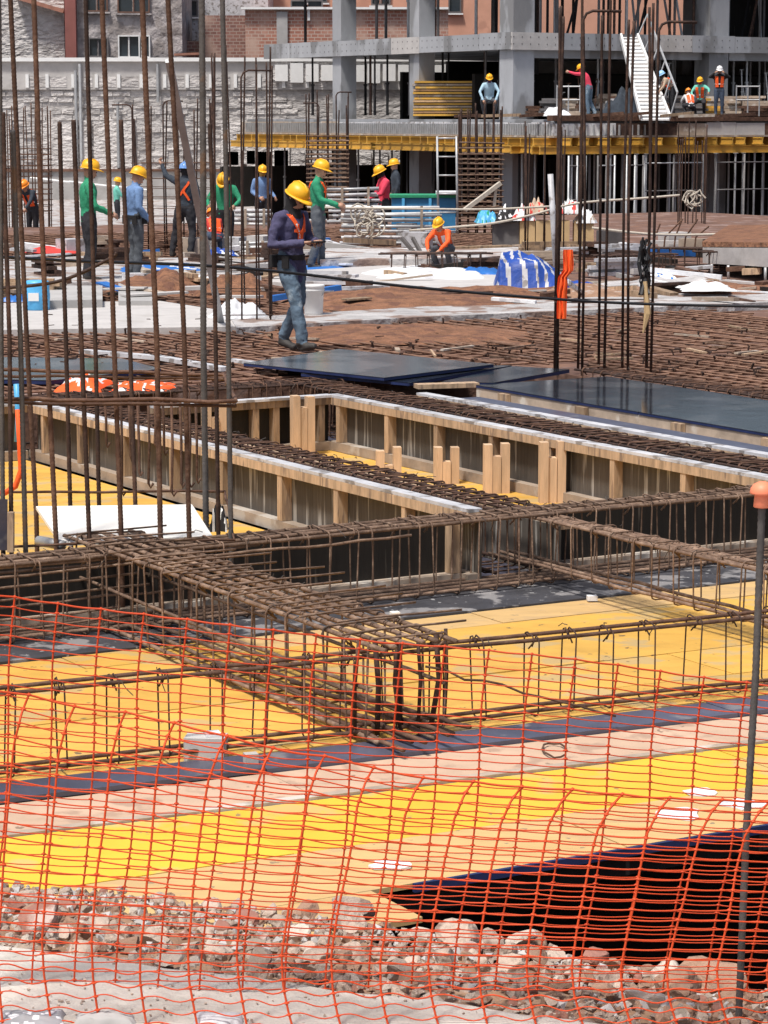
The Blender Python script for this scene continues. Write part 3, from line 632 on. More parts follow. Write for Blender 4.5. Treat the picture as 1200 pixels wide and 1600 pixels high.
m = MB(); m.tube([D(26, 600, 15.7), D(29, 650, 15.7), D(27, 690, 15.7)], .02, 8); lone('clear_hose', m, blue_l, 'pale blue hose hanging behind left column bars', 'hose', None, True)
cloth_heap('dark bag with white rim beside the white sheet', G(342, 828, -.2) , .05, .08, .22, black, 'bag', 'bag', 9, whiteboard)
m = MB().tube([G(60, 845, -.03), G(98, 852, -.03)], .03, 10); lone('pipe_offcut', m, galv, 'short grey pipe offcut by the white sheet corner', 'pipe', None, True)

# ------------------------------------------------------------------ people
import numpy as np
def strip(mb, pts, nrm, w, th=.007, m=0):
    for a, b, n1 in zip(pts, pts[1:], nrm):
        e = (b - a) * .04; mb.beam(a - e, b + e, w, th, n1, m)
def hand(mb, wr, dr, up, m, curl=.5, s=1.0):
    dr = Vector(dr).normalized(); up = Vector(up); sd = dr.cross(up).normalized(); up = sd.cross(dr)
    wr = Vector(wr) - dr * .02
    a, b = wr, wr + dr * .095 * s
    mb.hexa([a - sd * .026 - up * .014, a + sd * .026 - up * .014, b + sd * .042 * s - up * .012, b - sd * .042 * s - up * .012,
             a - sd * .026 + up * .014, a + sd * .026 + up * .014, b + sd * .042 * s + up * .012, b - sd * .042 * s + up * .012], m)
    for k, (o, L) in enumerate(((-.032, .068), (-.011, .078), (.011, .073), (.031, .058))):
        p = b + sd * o * s - dr * .012; q = p + (dr * math.cos(curl * .5) - up * math.sin(curl * .5)) * L * .55
        e = q + (dr * math.cos(curl * 1.7) - up * math.sin(curl * 1.7)) * L * .55
        mb.tube([p, q, e], [.0095, .0085, .0065], 5, m)
    p = a + dr * .025 - sd * .024; q = p + (dr * .6 - sd * .7 - up * .2).normalized() * .042; e = q + (dr * .9 - sd * .1 - up * .4).normalized() * .035
    mb.tube([p, q, e], [.012, .010, .007], 5, m)
def person(label, base, rz, pose=None, sc=1.0, top=shirt_b, legs=pant_g, helmet=helm_y, mask=None, shoe=boot, harness=None, tape=None, back=False, vest=None, belt=None, hem=False, voxel=.022, sleeve=None, hair=True, gloves=None):
    J = dict(pelvis=(0, 0, .94), chest=(0, .0, 1.25), neck=(0, 0, 1.45), head=(0, .035, 1.585), face=(0, 1, -.1),
             shR=(.185, 0, 1.385), elR=(.25, -.03, 1.12), wrR=(.26, .06, .87), shL=(-.185, 0, 1.385), elL=(-.25, -.03, 1.12), wrL=(-.26, .06, .87),
             hipR=(.09, 0, .9), knR=(.11, .03, .49), anR=(.11, -.03, .09), hipL=(-.09, 0, .9), knL=(-.11, .03, .49), anL=(-.11, -.03, .09), ftR=(0, 1, 0), ftL=(0, 1, 0))
    J.update(pose or {}); J = {k: Vector(v) for k, v in J.items()}
    t = thing('person', label, 'person', base, 'workers on the site', rz); t.scale = (sc, sc, sc)
    segs = []; mb = MB()
    def limb(pts, rs, tagn, flat=1, n=12):
        mb.tube(pts, rs, n, flat=flat)
        for i in range(len(pts) - 1): segs.append((Vector(pts[i]), Vector(pts[i + 1]), rs[i], rs[i + 1], tagn))
    P, C, N = J['pelvis'], J['chest'], J['neck']; ax = (C - P)
    spine = [P - ax.normalized() * .13, P - ax.normalized() * .02, P.lerp(C, .32), P.lerp(C, .75), C.lerp(N, .25), C.lerp(N, .68), N]
    srad = [.11, .172, .158, .178, .192, .165, .075]
    mb.tube(spine, srad, 20, flat=.66)
    segs.append((spine[0], spine[1], .15 if hem else .12, .17 if hem else .15, 'top' if hem else 'leg'))
    for i in range(1, 6): segs.append((spine[i], spine[i + 1], srad[i] * .85, srad[i + 1] * .85, 'top'))
    H = J['head']; fd = J['face'].normalized(); hu = (H - N).normalized(); hu = (hu + Vector((0, 0, .4))).normalized(); fd = (fd - hu * fd.dot(hu)).normalized(); hr = fd.cross(hu)
    limb([N - hu * .04, N.lerp(H, .6)], [.062, .056], 'neck')
    hp = [H - hu * .125 + fd * .015, H - hu * .09 + fd * .012, H - hu * .04, H + hu * .03, H + hu * .085, H + hu * .115]
    mb.tube(hp, [.03, .058, .073, .08, .064, .02], 14, flat=1.22)
    for a, b in zip(hp, hp[1:]): segs.append((a, b, .075, .075, 'head'))
    mb.tube([H - hu * .005 + fd * .085, H - hu * .04 + fd * .108, H - hu * .05 + fd * .08], [.012, .018, .012], 6); segs.append((H - hu * .03 + fd * .1, H - hu * .05 + fd * .1, .018, .018, 'head'))
    for s in 'RL':
        sh, el, wr = J['sh' + s], J['el' + s], J['wr' + s]
        limb([N.lerp(sh, .25) - Vector((0, 0, .03)), sh, sh.lerp(el, .5), el, el.lerp(wr, .45), wr], [.07, .077, .064, .054, .05, .038], 'slv')
        hp_, kn, an = J['hip' + s], J['kn' + s], J['an' + s]
        limb([hp_ + Vector((0, 0, .03)), hp_.lerp(kn, .4), kn, kn.lerp(an, .4), an + (kn - an).normalized() * .03], [.105, .098, .072, .07, .064], 'leg')
        f = J['ft' + s].normalized()
        limb([an + (kn - an).normalized() * .07, an - Vector((0, 0, .02)) - f * .01], [.056, .058], 'shoe')
        limb([an - f * .05 - Vector((0, 0, .045)), an + f * .08 - Vector((0, 0, .045)), an + f * .185 - Vector((0, 0, .052))], [.045, .05, .036], 'shoe', .85)
    tmp = bpy.data.objects.new('tmp', mb.mesh('tmp', skin)); link(tmp)
    md = tmp.modifiers.new('r', 'REMESH'); md.mode = 'VOXEL'; md.voxel_size = voxel
    sm = tmp.modifiers.new('s', 'SMOOTH'); sm.factor = .5; sm.iterations = 3
    if voxel < .03:
        tx = bpy.data.textures.get('cloth') or bpy.data.textures.new('cloth', 'CLOUDS'); tx.noise_scale = .09
        dp = tmp.modifiers.new('d', 'DISPLACE'); dp.texture = tx; dp.strength = .034; dp.mid_level = .5
    dg = bpy.context.evaluated_depsgraph_get(); me = bpy.data.meshes.new_from_object(tmp.evaluated_get(dg))
    bpy.data.objects.remove(tmp)
    nv, npoly = len(me.vertices), len(me.polygons)
    co = np.empty(nv * 3); me.vertices.foreach_get('co', co); co = co.reshape(-1, 3)
    ce = np.empty(npoly * 3); me.polygons.foreach_get('center', ce); ce = ce.reshape(-1, 3)
    best = np.full(npoly, 9.); tg = np.zeros(npoly, int); slots = ['top', 'slv', 'leg', 'shoe', 'head', 'neck', 'hand', 'eye']
    for a, b, r0, r1, nm in segs:
        a_, b_ = np.array(a), np.array(b); v = b_ - a_; k = np.clip(((ce - a_) @ v) / max(v @ v, 1e-9), 0, 1)
        dd = np.linalg.norm(ce - (a_ + k[:, None] * v), axis=1) - (r0 + (r1 - r0) * k); u = dd < best; best[u] = dd[u]; tg[u] = slots.index(nm)
    body = MB(); body.v = [Vector(q) for q in co]; body.f = [list(p.vertices) for p in me.polygons]; body.m = [int(q) for q in tg]
    bpy.data.meshes.remove(me)
    for s, fl_ in (('R', 1), ('L', -1)):
        el, wr = J['el' + s], J['wr' + s]; up = J.get('up' + s, Vector((fl_ * .6, .3, .5)))
        hand(body, wr, J.get('hd' + s, wr - el), up, 6, .8)
    for fx in (-1, 1):
        body.tube([H + hu * .005 + fd * .082 + hr * .03 * fx, H + hu * .005 + fd * .096 + hr * .03 * fx], [.013, .006], 6, 7)
        body.tube([H - hu * .02 + hr * .074 * fx - fd * .01, H + hu * .02 + hr * .084 * fx - fd * .012], [.012, .016], 6, 4)
    body.tube([H - hu * .075 + fd * .082 - hr * .022, H - hu * .075 + fd * .088, H - hu * .075 + fd * .082 + hr * .022], .005, 5, 7)
    o = bpy.data.objects.new('body', body.mesh('body', [top, sleeve or top, legs, shoe, mask or skin, mask or skin, gloves or skin, black], (0, 0, 0), True)); link(o, t)
    # helmet
    hm = MB(); Mh = Matrix((hr, fd, hu)).transposed(); c = H + hu * .045 - fd * .005
    vs = []; n = 24; prof = [(.118, .0), (.121, .03), (.112, .07), (.088, .105), (.05, .128), (.012, .134)]
    for r, z in prof:
        for k in range(n): a = 2 * math.pi * k / n; vs.append(c + Mh @ Vector((r * math.cos(a) * .92, r * math.sin(a) * 1.12, z)))
    fs = [(i * n + k, i * n + (k + 1) % n, (i + 1) * n + (k + 1) % n, (i + 1) * n + k) for i in range(len(prof) - 1) for k in range(n)] + [tuple(range((len(prof) - 1) * n, len(prof) * n))]
    hm.add(vs, fs); vs = []
    for r, z in ((.116, .012), (.116, -.004), (.138, -.008), (.138, .002)):
        for k in range(n):
            a = 2 * math.pi * k / n; e = max(0, math.sin(a)) ** 3 * .055 if r > .12 else 0
            vs.append(c + Mh @ Vector((r * math.cos(a) * .92, r * math.sin(a) * 1.12 + e, z - e * .25)))
    hm.add(vs, [((i % 4) * n + k, (i % 4) * n + (k + 1) % n, ((i + 1) % 4) * n + (k + 1) % n, ((i + 1) % 4) * n + k) for i in range(4) for k in range(n)])
    hm.tube([c + Mh @ Vector((0, q * 1.12, z + .006)) for q, z in ((.112, .05), (.09, .1), (.04, .132), (-.04, .132), (-.09, .1), (-.112, .05))], .012, 6)
    o = bpy.data.objects.new('helmet', hm.mesh('helmet', helmet, (0, 0, 0), True)); link(o, t)
    # things worn on the torso
    zt = spine
    def T(s, th, off=.012):
        f = s * (len(zt) - 1); i = min(int(f), len(zt) - 2); k = f - i; p = zt[i].lerp(zt[i + 1], k); r = srad[i] + (srad[i + 1] - srad[i]) * k
        d_ = (zt[min(i + 2, len(zt) - 1)] - zt[max(i - 1, 0)]).normalized(); x = Vector((1, 0, 0)); x = (x - d_ * x.dot(d_)).normalized(); y = d_.cross(x)
        if y.y < 0 and abs(d_.z) > .3: y = -y
        nrm = x * math.sin(th) / .9 + y * math.cos(th) / .66; nrm.normalize()
        return p + x * math.sin(th) * r + y * math.cos(th) * r * .66 + nrm * off, nrm
    def strap(par, name, path, w, mt):
        q = []
        for (s0, t0), (s1, t1) in zip(path, path[1:]):
            for k in range(4): q.append((s0 + (s1 - s0) * k / 4, R(t0 + (t1 - t0) * k / 4)))
        q.append((path[-1][0], R(path[-1][1]))); A = [T(a, b) for a, b in q]; m = MB(); strip(m, [p for p, _ in A], [n_ for _, n_ in A], w)
        o = bpy.data.objects.new(name, m.mesh(name, mt)); link(o, par); return o
    if harness:
        for sgn in (-1, 1):
            strap(t, 'harness_strap', [(.86, sgn * 40), (.76, sgn * 26), (.55, sgn * 6), (.42, sgn * 4)], .042, harness)
            strap(t, 'harness_strap', [(.86, sgn * 140), (.74, sgn * 155), (.58, 180 - sgn * 0), (.36, 180 - sgn * 40)], .042, harness)
            strap(t, 'shoulder_strap', [(.86, sgn * 40), (.89, sgn * 90), (.86, sgn * 140)], .042, harness)
        strap(t, 'chest_strap', [(.6, -26), (.58, 0), (.6, 26)], .03, harness)
        if tape: strap(t, 'reflective_strip', [(.70, 20), (.6, 9), (.5, 5)], .02, tape)
    if vest:
        for sgn in (-1, 1): strap(t, 'vest_panel', [(.84, sgn * 35), (.6, sgn * 30), (.3, sgn * 30)], .12, vest); strap(t, 'vest_panel', [(.84, 180 - sgn * 30), (.6, 180 - sgn * 25), (.3, 180 - sgn * 25)], .13, vest)
        strap(t, 'reflective_strip', [(.45, -60), (.44, 0), (.45, 60)], .04, silver); strap(t, 'reflective_strip', [(.45, 120), (.44, 180), (.45, 240)], .04, silver)
    if belt:
        strap(t, 'belt', [(.24, a) for a in range(0, 361, 45)], .055, belt)
        for a in (60, 120, 200):
            p, n_ = T(.18, R(a), .04); o = bpy.data.objects.new('tool_pouch', MB().box(p, (.07, .07, .13), R(-a)).mesh('tool_pouch', belt)); link(o, t)
    return t, J, T
def at(px, py, z): return G(px, py, z)
walk = dict(knR=(.1, .16, .5), anR=(.1, .24, .085), knL=(-.1, .02, .49), anL=(-.1, -.2, .11), ftL=(0, 1, -.25), ftR=(0, 1, .2), elR=(.29, -.02, 1.1), wrR=(.1, .27, 1.13), elL=(-.28, .03, 1.12), wrL=(-.06, .3, 1.14),
            head=(0, .085, 1.57), face=(.05, 1, -.65), hdR=(-.5, .6, .05), hdL=(.5, .6, .05), upR=(0, -.2, 1), upL=(0, -.2, 1), chest=(0, .01, 1.25))
t, J, T = person('person in indigo hoodie and yellow helmet walking while looking at hands', G(455, 546, 0), R(-128), walk, 1.0, hood, jean, helm_y, mask=None, harness=vest_o, tape=silver, belt=black, hem=True, voxel=.014, shoe=boot)
m = MB()                                                # black scarf under the helmet and phone
Hh = J['head']; N = J['neck']; m.tube([N + Vector((0, .045, -.17)), N + Vector((0, .035, -.07)), N + Vector((0, .02, -.02)), N.lerp(Hh, .45), Hh + Vector((0, -.025, .0)), Hh + Vector((0, -.03, .07))], [.05, .1, .095, .082, .096, .094], 16)
o = bpy.data.objects.new('balaclava', m.mesh('balaclava', black, (0, 0, 0), True)); link(o, t)
m = MB().box((.02, .395, 1.14), (.15, .075, .016), 0, 0, Matrix.Rotation(.5, 3, 'X')); p = Matrix.Rotation(R(-128), 3, 'Z') @ Vector((.02, .395, 1.14))
c = Vector(t.location) + p; mm = MB().box(c, (.15, .075, .014), R(-128)); lone('phone', mm, black, 'dark phone in the hands of the walking worker', 'phone')
person('person in green shirt with yellow helmet standing and reaching right', G(497, 421, 0), R(-100), dict(elR=(.22, .1, 1.12), wrR=(.2, .38, 1.05), elL=(-.2, .08, 1.1), wrL=(-.12, .34, 1.0), head=(0, .05, 1.58), face=(.2, 1, -.2), knR=(.1, .03, .49), anL=(-.1, .03, .09), anR=(.11, -.1, .09)), .99, shirt_g, pant_g, mask=skin, harness=vest_o, voxel=.022)
person('person in green shirt and black trousers behind left column bars', G(140, 441, 0), R(-75), dict(elR=(.27, .05, 1.1), wrR=(.2, .32, .98), elL=(-.24, .06, 1.1), wrL=(-.16, .3, 1.0), face=(0, 1, -.2)), 1.02, shirt_g, pant_k, mask=skin, voxel=.022)
person('person in blue long sleeved shirt seen from the side', G(212, 436, 0), R(-62), dict(wrR=(.22, .18, .9), elR=(.25, -.03, 1.12), head=(0, .06, 1.57), face=(0, 1, -.35), knR=(.1, .02, .49)), .96, shirt_b, pant_g, voxel=.022, belt=black)
person('person in dark jacket with blue helmet and orange crossed harness reaching up', G(290, 402, 0), R(-12), dict(shL=(-.19, .02, 1.42), elL=(-.38, .1, 1.5), wrL=(-.5, .18, 1.72), elR=(.26, .0, 1.12), wrR=(.26, .12, .9), knL=(-.2, .06, .5), anL=(-.27, .02, .09), knR=(.14, .02, .48), anR=(.12, -.1, .09), face=(.1, 1, .1)), .93, shirt_d, pant_k, helm_b, mask=black, harness=vest_o, tape=silver, voxel=.022)
person('person in small teal shirt far back near the wall', Vector((D(183, 340, 85).x, 85, -1.3)), R(-80), dict(elR=(.2, .15, 1.15), wrR=(.1, .3, 1.05)), .98, shirt_t, pant_k, voxel=.035)
person('person in wide green jacket bent behind the column bars', Vector((D(352, 400, 48).x, 48, -.22)), R(170), dict(head=(0, .12, 1.52), elR=(.33, .08, 1.15), elL=(-.33, .08, 1.15), wrR=(.26, .3, 1.05), wrL=(-.26, .3, 1.05)), .95, shirt_g, pant_k, helm_y, mask=black, voxel=.03)
person('person in blue jacket and yellow helmet between thin column bars', Vector((D(410, 400, 60).x, 60, -.42)), R(-150), dict(wrR=(.2, .3, 1.0), wrL=(-.2, .3, 1.0), face=(.3, 1, -.2)), .98, shirt_b, pant_k, mask=beam_y, voxel=.03)
person('person in pink red shirt behind the stacked tubes', Vector((D(600, 400, 57).x, 57, -.42)), R(110), dict(elL=(-.22, .15, 1.12), wrL=(-.15, .38, 1.1), elR=(.25, .1, 1.1), wrR=(.2, .3, 1.0), face=(0, 1, -.4), head=(0, .08, 1.56)), 1.02, shirt_r, pant_k, mask=black, voxel=.03)
person('person mostly hidden behind the worker in pink red', Vector((D(618, 400, 66).x, 66, -.42)), R(100), None, 1.0, shirt_d, pant_k, voxel=.04)
crouch = dict(pelvis=(0, -.12, .42), chest=(0, .08, .68), neck=(0, .2, .84), head=(0, .28, .95), face=(0, 1, -.5), shR=(.18, .17, .8), shL=(-.18, .17, .8), elR=(.26, .34, .6), elL=(-.26, .34, .6), wrR=(.14, .5, .42), wrL=(-.14, .5, .42),
              hipR=(.1, -.1, .4), hipL=(-.1, -.1, .4), knR=(.2, .3, .46), knL=(-.2, .3, .46), anR=(.16, .06, .09), anL=(-.16, .06, .09))
person('person crouching in orange vest beside the white ladder foot', G(695, 420, 0), R(150), crouch, .74, vest_o, pant_g, sleeve=vest_o, vest=white, mask=skin, voxel=.028)
person('person crouching in orange harness seen through the column bars', G(336, 396, 0), R(20), crouch, .72, red_p, jean_d, helm_o, vest=vest_o, voxel=.028)
person('person in orange vest bending at far left edge', Vector((D(52, 350, 58).x, 58, -.42)), R(150), dict(chest=(0, .12, 1.2), neck=(0, .25, 1.36), head=(0, .33, 1.46), shR=(.18, .2, 1.32), shL=(-.18, .2, 1.32), elR=(.2, .35, 1.1), elL=(-.2, .35, 1.1), wrR=(.15, .5, .9), wrL=(-.15, .5, .9)), .88, shirt_d, pant_k, helm_o, vest=vest_o, voxel=.03)
ZU = 2.42
def up_pos(px, Y): return Vector((D(px, 180, Y).x, Y, ZU))
person('person crouching on the upper deck in pale blue shirt and purple scarf', up_pos(764, 91), R(180), dict(crouch, pelvis=(0, -.05, .55), chest=(0, .04, .9), neck=(0, .1, 1.1), head=(0, .16, 1.22), shR=(.18, .08, 1.04), shL=(-.18, .08, 1.04), elR=(.32, .2, .8), elL=(-.32, .2, .8), wrR=(.2, .35, .5), wrL=(-.2, .35, .5), hipR=(.1, -.04, .52), hipL=(-.1, -.04, .52), knR=(.25, .25, .5), knL=(-.25, .25, .5)), 1.05, shirt_lb, pant_g, mask=purple, voxel=.035)
person('person in red vest and jeans reaching towards bars on the upper deck', up_pos(920, 90.5), R(70), dict(chest=(0, .1, 1.22), neck=(0, .2, 1.4), head=(0, .27, 1.52), shR=(.16, .16, 1.36), shL=(-.16, .16, 1.36), elR=(.15, .45, 1.36), wrR=(.1, .68, 1.42), elL=(-.15, .45, 1.38), wrL=(-.1, .68, 1.45), knR=(.1, .0, .5), anR=(.1, -.2, .09)), 1.06, shirt_r, jean, mask=red_p, voxel=.035)
person('person in beige shirt and pale blue helmet bending on the upper deck', up_pos(1050, 90.2), R(95), dict(chest=(0, .16, 1.15), neck=(0, .3, 1.28), head=(0, .38, 1.38), shR=(.17, .26, 1.25), shL=(-.17, .26, 1.25), elR=(.2, .36, 1.0), elL=(-.2, .36, 1.0), wrR=(.15, .5, .85), wrL=(-.15, .5, .85)), 1.0, shirt_be, pant_k, helm_lb, mask=black, vest=vest_o, voxel=.035)
person('person kneeling in teal shirt and orange vest on the upper deck', up_pos(1094, 90), R(160), dict(crouch, pelvis=(0, -.05, .6), chest=(0, .04, .93), neck=(0, .08, 1.12), head=(0, .12, 1.24), shR=(.18, .06, 1.06), shL=(-.18, .06, 1.06), elR=(.3, .2, .85), elL=(-.36, .2, .95), wrR=(.2, .42, .75), wrL=(-.4, .42, .85), hipR=(.1, -.04, .56), hipL=(-.1, -.04, .56)), .95, shirt_t, pant_k, vest=vest_o, mask=red_p, voxel=.035)
person('person in black shirt and white helmet with hands raised to head', up_pos(1123, 92), R(175), dict(elR=(.36, .12, 1.36), wrR=(.16, .16, 1.52), elL=(-.36, .12, 1.36), wrL=(-.16, .16, 1.52)), 1.0, black, jean_d, helm_w, vest=vest_o, voxel=.035)
person('person crouching in white and red vest on the upper deck', up_pos(1078, 89), R(10), crouch, .85, white, pant_k, helm_o, vest=vest_o, voxel=.035)

# ------------------------------------------------------------------ half finished frame building and its decks
def grid2(c):
    c = Vector(c)
    return lambda u, v, z: c + BV * u - AV * v + Vector((0, 0, z))
Cn = D(800, 180, 93); Cn.z = 0; B3 = grid2(Cn)
def ubox(m, B, u0, u1, v0, v1, z0, z1, mi=0):
    m.hexa([B(u0, v0, z0), B(u1, v0, z0), B(u1, v1, z0), B(u0, v1, z0), B(u0, v0, z1), B(u1, v0, z1), B(u1, v1, z1), B(u0, v1, z1)], mi); return m
bd = thing('frame_building', 'grey concrete frame under construction behind the work deck', 'building', Cn + Vector((0, 0, -4)))
VD = 19
part('slab', ubox(MB(), B3, .05, 40, .05, VD, 4.84, 5.36), conc_frame, bd)
k = 0
for i in range(20):
    part('edge_panel', ubox(MB(), B3, i * 2 - (.04 if i == 0 else 0), i * 2 + 1.985, -.05, .045, 4.78 + rnd(-.01, .01), 5.38 + rnd(-.01, .015)), conc_frame if i % 3 else conc_l, bd)
for i in range(9):
    part('edge_panel', ubox(MB(), B3, -.05, .045, i * 2.1 + .05, i * 2.1 + 2.135, 4.78 + rnd(-.01, .01), 5.38 + rnd(-.01, .015)), conc_frame if i != 3 else conc_l, bd)
m = MB()
for i in range(110):
    u = i * .36; 
    for z in (4.95, 5.2): ubox(m, B3, u, u + .03, -.058, -.051, z, z + .05)
for i in range(52):
    v = i * .36
    for z in (4.95, 5.2): ubox(m, B3, -.058, -.051, v, v + .03, z, z + .05)
o = part('tie_hole', m, galv_d, bd); o['kind'] = 'stuff'
for u in (0.1, 8.9, 17.6, 26):
    for v in (.1, 6.6, 12.6, 18.2):
        if (u > 1 and v > 1 and v < 12) or v > 18: continue
        sz = .9 if v < 1 else .7
        part('column', ubox(MB(), B3, u, u + sz, v, v + sz, -4, 4.835), conc_frame, bd); part('column', ubox(MB(), B3, u, u + sz, v, v + sz, 5.365, 9), conc_frame, bd)
for u0 in (0, 8.9, 17.6): part('floor_beam', ubox(MB(), B3, u0 + 1.1, u0 + 8.7, .3, .8, 4.5, 4.83), conc_frame, bd)
part('shade_backing', ubox(MB(), B3, 9, 40, VD - .3, VD, -4, 4.8), darkply, bd); part('shade_backing', ubox(MB(), B3, 1.6, 40, 5, 5.2, 2.41, 4.0), darkply, bd); part('shade_backing', ubox(MB(), B3, 3.2, 40, VD - 6, VD - 5.8, -4, 4.2), darkply, bd)  # dark sheets added to stand in for deep shade inside the bays
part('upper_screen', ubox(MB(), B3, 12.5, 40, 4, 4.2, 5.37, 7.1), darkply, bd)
part('upper_slab', ubox(MB(), B3, -.2, 40, -.2, VD, 8.4, 8.9), conc_frame, bd)
# props standing on the slab, and between deck and slab
random.seed(21)
def simple_prop(p, z0, z1, mt, lab, grp, r=.045, lean=0, ly=0):
    m = MB(); a = Vector((p.x, p.y, z0)); b = Vector((p.x + lean, p.y + ly, z1)); mid = a.lerp(b, .52)
    m.tube([a, mid], r, 6).tube([mid, b], r * .75, 6).tube([mid - (b - a) * .015, mid + (b - a) * .015], r * 1.5, 6).box(b, (.16, .16, .015)).box(a + Vector((0, 0, .01)), (.16, .16, .015))
    return lone('steel_prop', m, mt, lab, 'prop', grp)
for i in range(100):
    u = .9 + i * .21 + rnd(-.12, .12); v = rnd(.4, 3.6)
    if any(abs(u - q - .4) < .6 for q in (0.1, 8.9, 17.6)): continue
    simple_prop(B3(u, v, 0), 5.37, 8.39, random.choice((galv_d, black, black, galv, rust_dark)), 'tall prop or brace on the upper floor ' + ('left of the stair' if i < 32 else 'above the stair' if i < 62 else 'right of the stair'), 'upper floor props ' + str('left' if i < 32 else 'middle' if i < 62 else 'right'), .05, random.choice((0, 0, rnd(-.9, .9))))
for i in range(16):
    v = 1.5 + i * 1.05 + rnd(-.2, .2); simple_prop(B3(rnd(.5, 2.5), v, 0), 5.37, 8.39, random.choice((galv_d, black, galv)), 'prop on the upper floor of the left wing ' + ('near the corner' if i < 8 else 'towards its far end'), 'left wing upper props ' + ('near' if i < 8 else 'far'), .06)
for i in range(34):
    u = 1.4 + i * .7 + rnd(-.3, .3); simple_prop(B3(u, rnd(.6, 4.5), 0), 2.45, 4.83, random.choice((galv_d, galv, galv_d)), 'prop between the upper deck and the concrete slab ' + ('left of the stair' if u < 5.5 else 'right of the stair'), 'props below the slab ' + ('left' if u < 5.5 else 'right'), .05)
for i in range(14):
    v = 1.6 + i * 1.2 + rnd(-.3, .3); simple_prop(B3(rnd(.4, 3), v, 0), 2.45, 4.83, random.choice((galv_d, black, rust_dark)), 'prop in the open left wing below the slab', 'props in the left wing', .055)
# formwork deck at eye level
C2 = D(866, 180, 87.5); C2.z = 0; B2 = grid2(C2)
fd_ = thing('formwork_deck', 'upper formwork deck on yellow timber beams at eye level', 'formwork', C2 + Vector((0, 0, 1.1)))
UW, VW = 34, 23
part('deck_board', ubox(MB(), B2, 0, UW, 0, VW, 1.70, 1.76), woodgrey, fd_)
part('fresh_slab', ubox(MB(), B2, .3, UW, .3, VW, 1.765, 2.3), conc_frame, fd_)
for i in range(26): part('edge_form', ubox(MB(), B2, .05 + i * 1.3, 1.33 + i * 1.3, .1, .17, 1.765, 2.16 + rnd(0, .05)), (rail_w, rust, conc_l, woodgrey, rust_dark, white)[(i * 5 + i // 3) % 6], fd_)
for i in range(17): part('edge_form', ubox(MB(), B2, .1, .17, .2 + i * 1.35, 1.53 + i * 1.35, 1.765, 2.18 + rnd(0, .04)), rail_w if i < 11 else woodgrey, fd_)
m = MB()
for i in range(150): ubox(m, B2, .03, .098, .3 + i * .15, .33 + i * .15, 1.77, 2.15)
for i in range(14): ubox(m, B2, .3 + i * .27, .34 + i * .27, .03, .098, 1.77, 2.13)
part('form_rib', m, galv, fd_)['kind'] = 'stuff'
for i in range(14): part('rust_lip', ubox(MB(), B2, i * 2.4, i * 2.4 + 2.3, rnd(.0, .1), .3 + rnd(0, .2), 2.22 + rnd(0, .05), 2.37 + rnd(0, .1)), rust, fd_)
def ibeam(m, p0, p1, z0, h=.2, w=.08):
    for w_, a, b in ((w, 0, .04), (w * .42, .04, h - .04), (w, h - .04, h)):
        m.beam(p0 + Vector((0, 0, z0 + (a + b) / 2)), p1 + Vector((0, 0, z0 + (a + b) / 2)), w_, b - a - .001)
    return m
for j, v in enumerate((.12, .75, 2.2)):
    for i in range(8): part('primary_beam', ibeam(MB(), B2(i * 4.1 - .5 + .1 * j, v, 0), B2(i * 4.1 + 3.9, v, 0), 1.14, .27, .1), beam_y, fd_)
for j, u in enumerate((.1, .8, 2.3)):
    for i in range(6): part('primary_beam', ibeam(MB(), B2(u, i * 3.9 + .4, 0), B2(u, i * 3.9 + 4.6, 0), 1.16, .26, .1), beam_y, fd_)
for i in range(44): part('cross_beam', ibeam(MB(), B2(.35 + i * .75 + rnd(-.1, .1), -.35 - rnd(0, .35), 0), B2(.35 + i * .75, 4.2, 0), 1.43, .255, .09), beam_y, fd_)
for i in range(30): part('cross_beam', ibeam(MB(), B2(-.35 - rnd(0, .35), .35 + i * .75 + rnd(-.1, .1), 0), B2(4.2, .35 + i * .75, 0), 1.435, .25, .09), beam_y, fd_)
part('shade_sheet', ubox(MB(), B2, -1, UW, VW - .2, VW, -4.6, .36), darkply, fd_); part('shade_sheet', ubox(MB(), B2, 8, UW, 12, 12.15, -4.6, .75), darkply, fd_)  # dark sheets added in place of the shade in the void below deck
for i in range(100):
    u = .5 + (i % 50) * .58 + rnd(-.25, .25); v = (.2, 3.0)[i // 50] + rnd(-.3, .3)
    simple_prop(B2(u, v, 0), -4.6, 1.13, random.choice((galv, galv, galv_d)), ('grey prop under the deck ' + ('behind the front row ' if i >= 50 else 'in the front row ') + ('near the deck corner' if i % 50 < 12 else 'at right of the corner')), 'deck props ' + ('rear ' if i >= 50 else 'front ') + ('near corner' if i % 50 < 12 else 'right'), .05)
for i in range(22):
    v = 1.2 + (i % 11) * 1.9 + rnd(-.3, .3); u = (.6, 3.5)[i // 11]
    p = B2(u, v, 0); simple_prop(p, -.42 if p.x < .5 and p.y < 72 else (-4.6 if p.x > 0.5 else -1.3), 1.15, random.choice((galv_d, black)), 'dark prop carrying the left part of the upper deck ' + ('in its front row' if i < 11 else 'in its rear row'), 'left deck props ' + ('front' if i < 11 else 'rear'), .05)
def scaffold(lab, p0, p1, z0, z1, nr, grp):
    t = thing('scaffold_bay', lab, 'scaffold', (*p0.lerp(p1, .5).xy, z0), grp)
    for p in (p0, p1, p0.lerp(p1, .5)): part('upright', MB().tube([Vector((p.x, p.y, z0)), Vector((p.x, p.y, z1))], .035, 6), random.choice((galv, galv_d)), t, True)
    for i in range(nr):
        z = z0 + (z1 - z0) * (i + .7) / nr; part('ledger', MB().tube([Vector((p0.x, p0.y, z)), Vector((p1.x, p1.y, z))], .026, 6), random.choice((galv, galv_d, galv_d)), t, True)
    return t
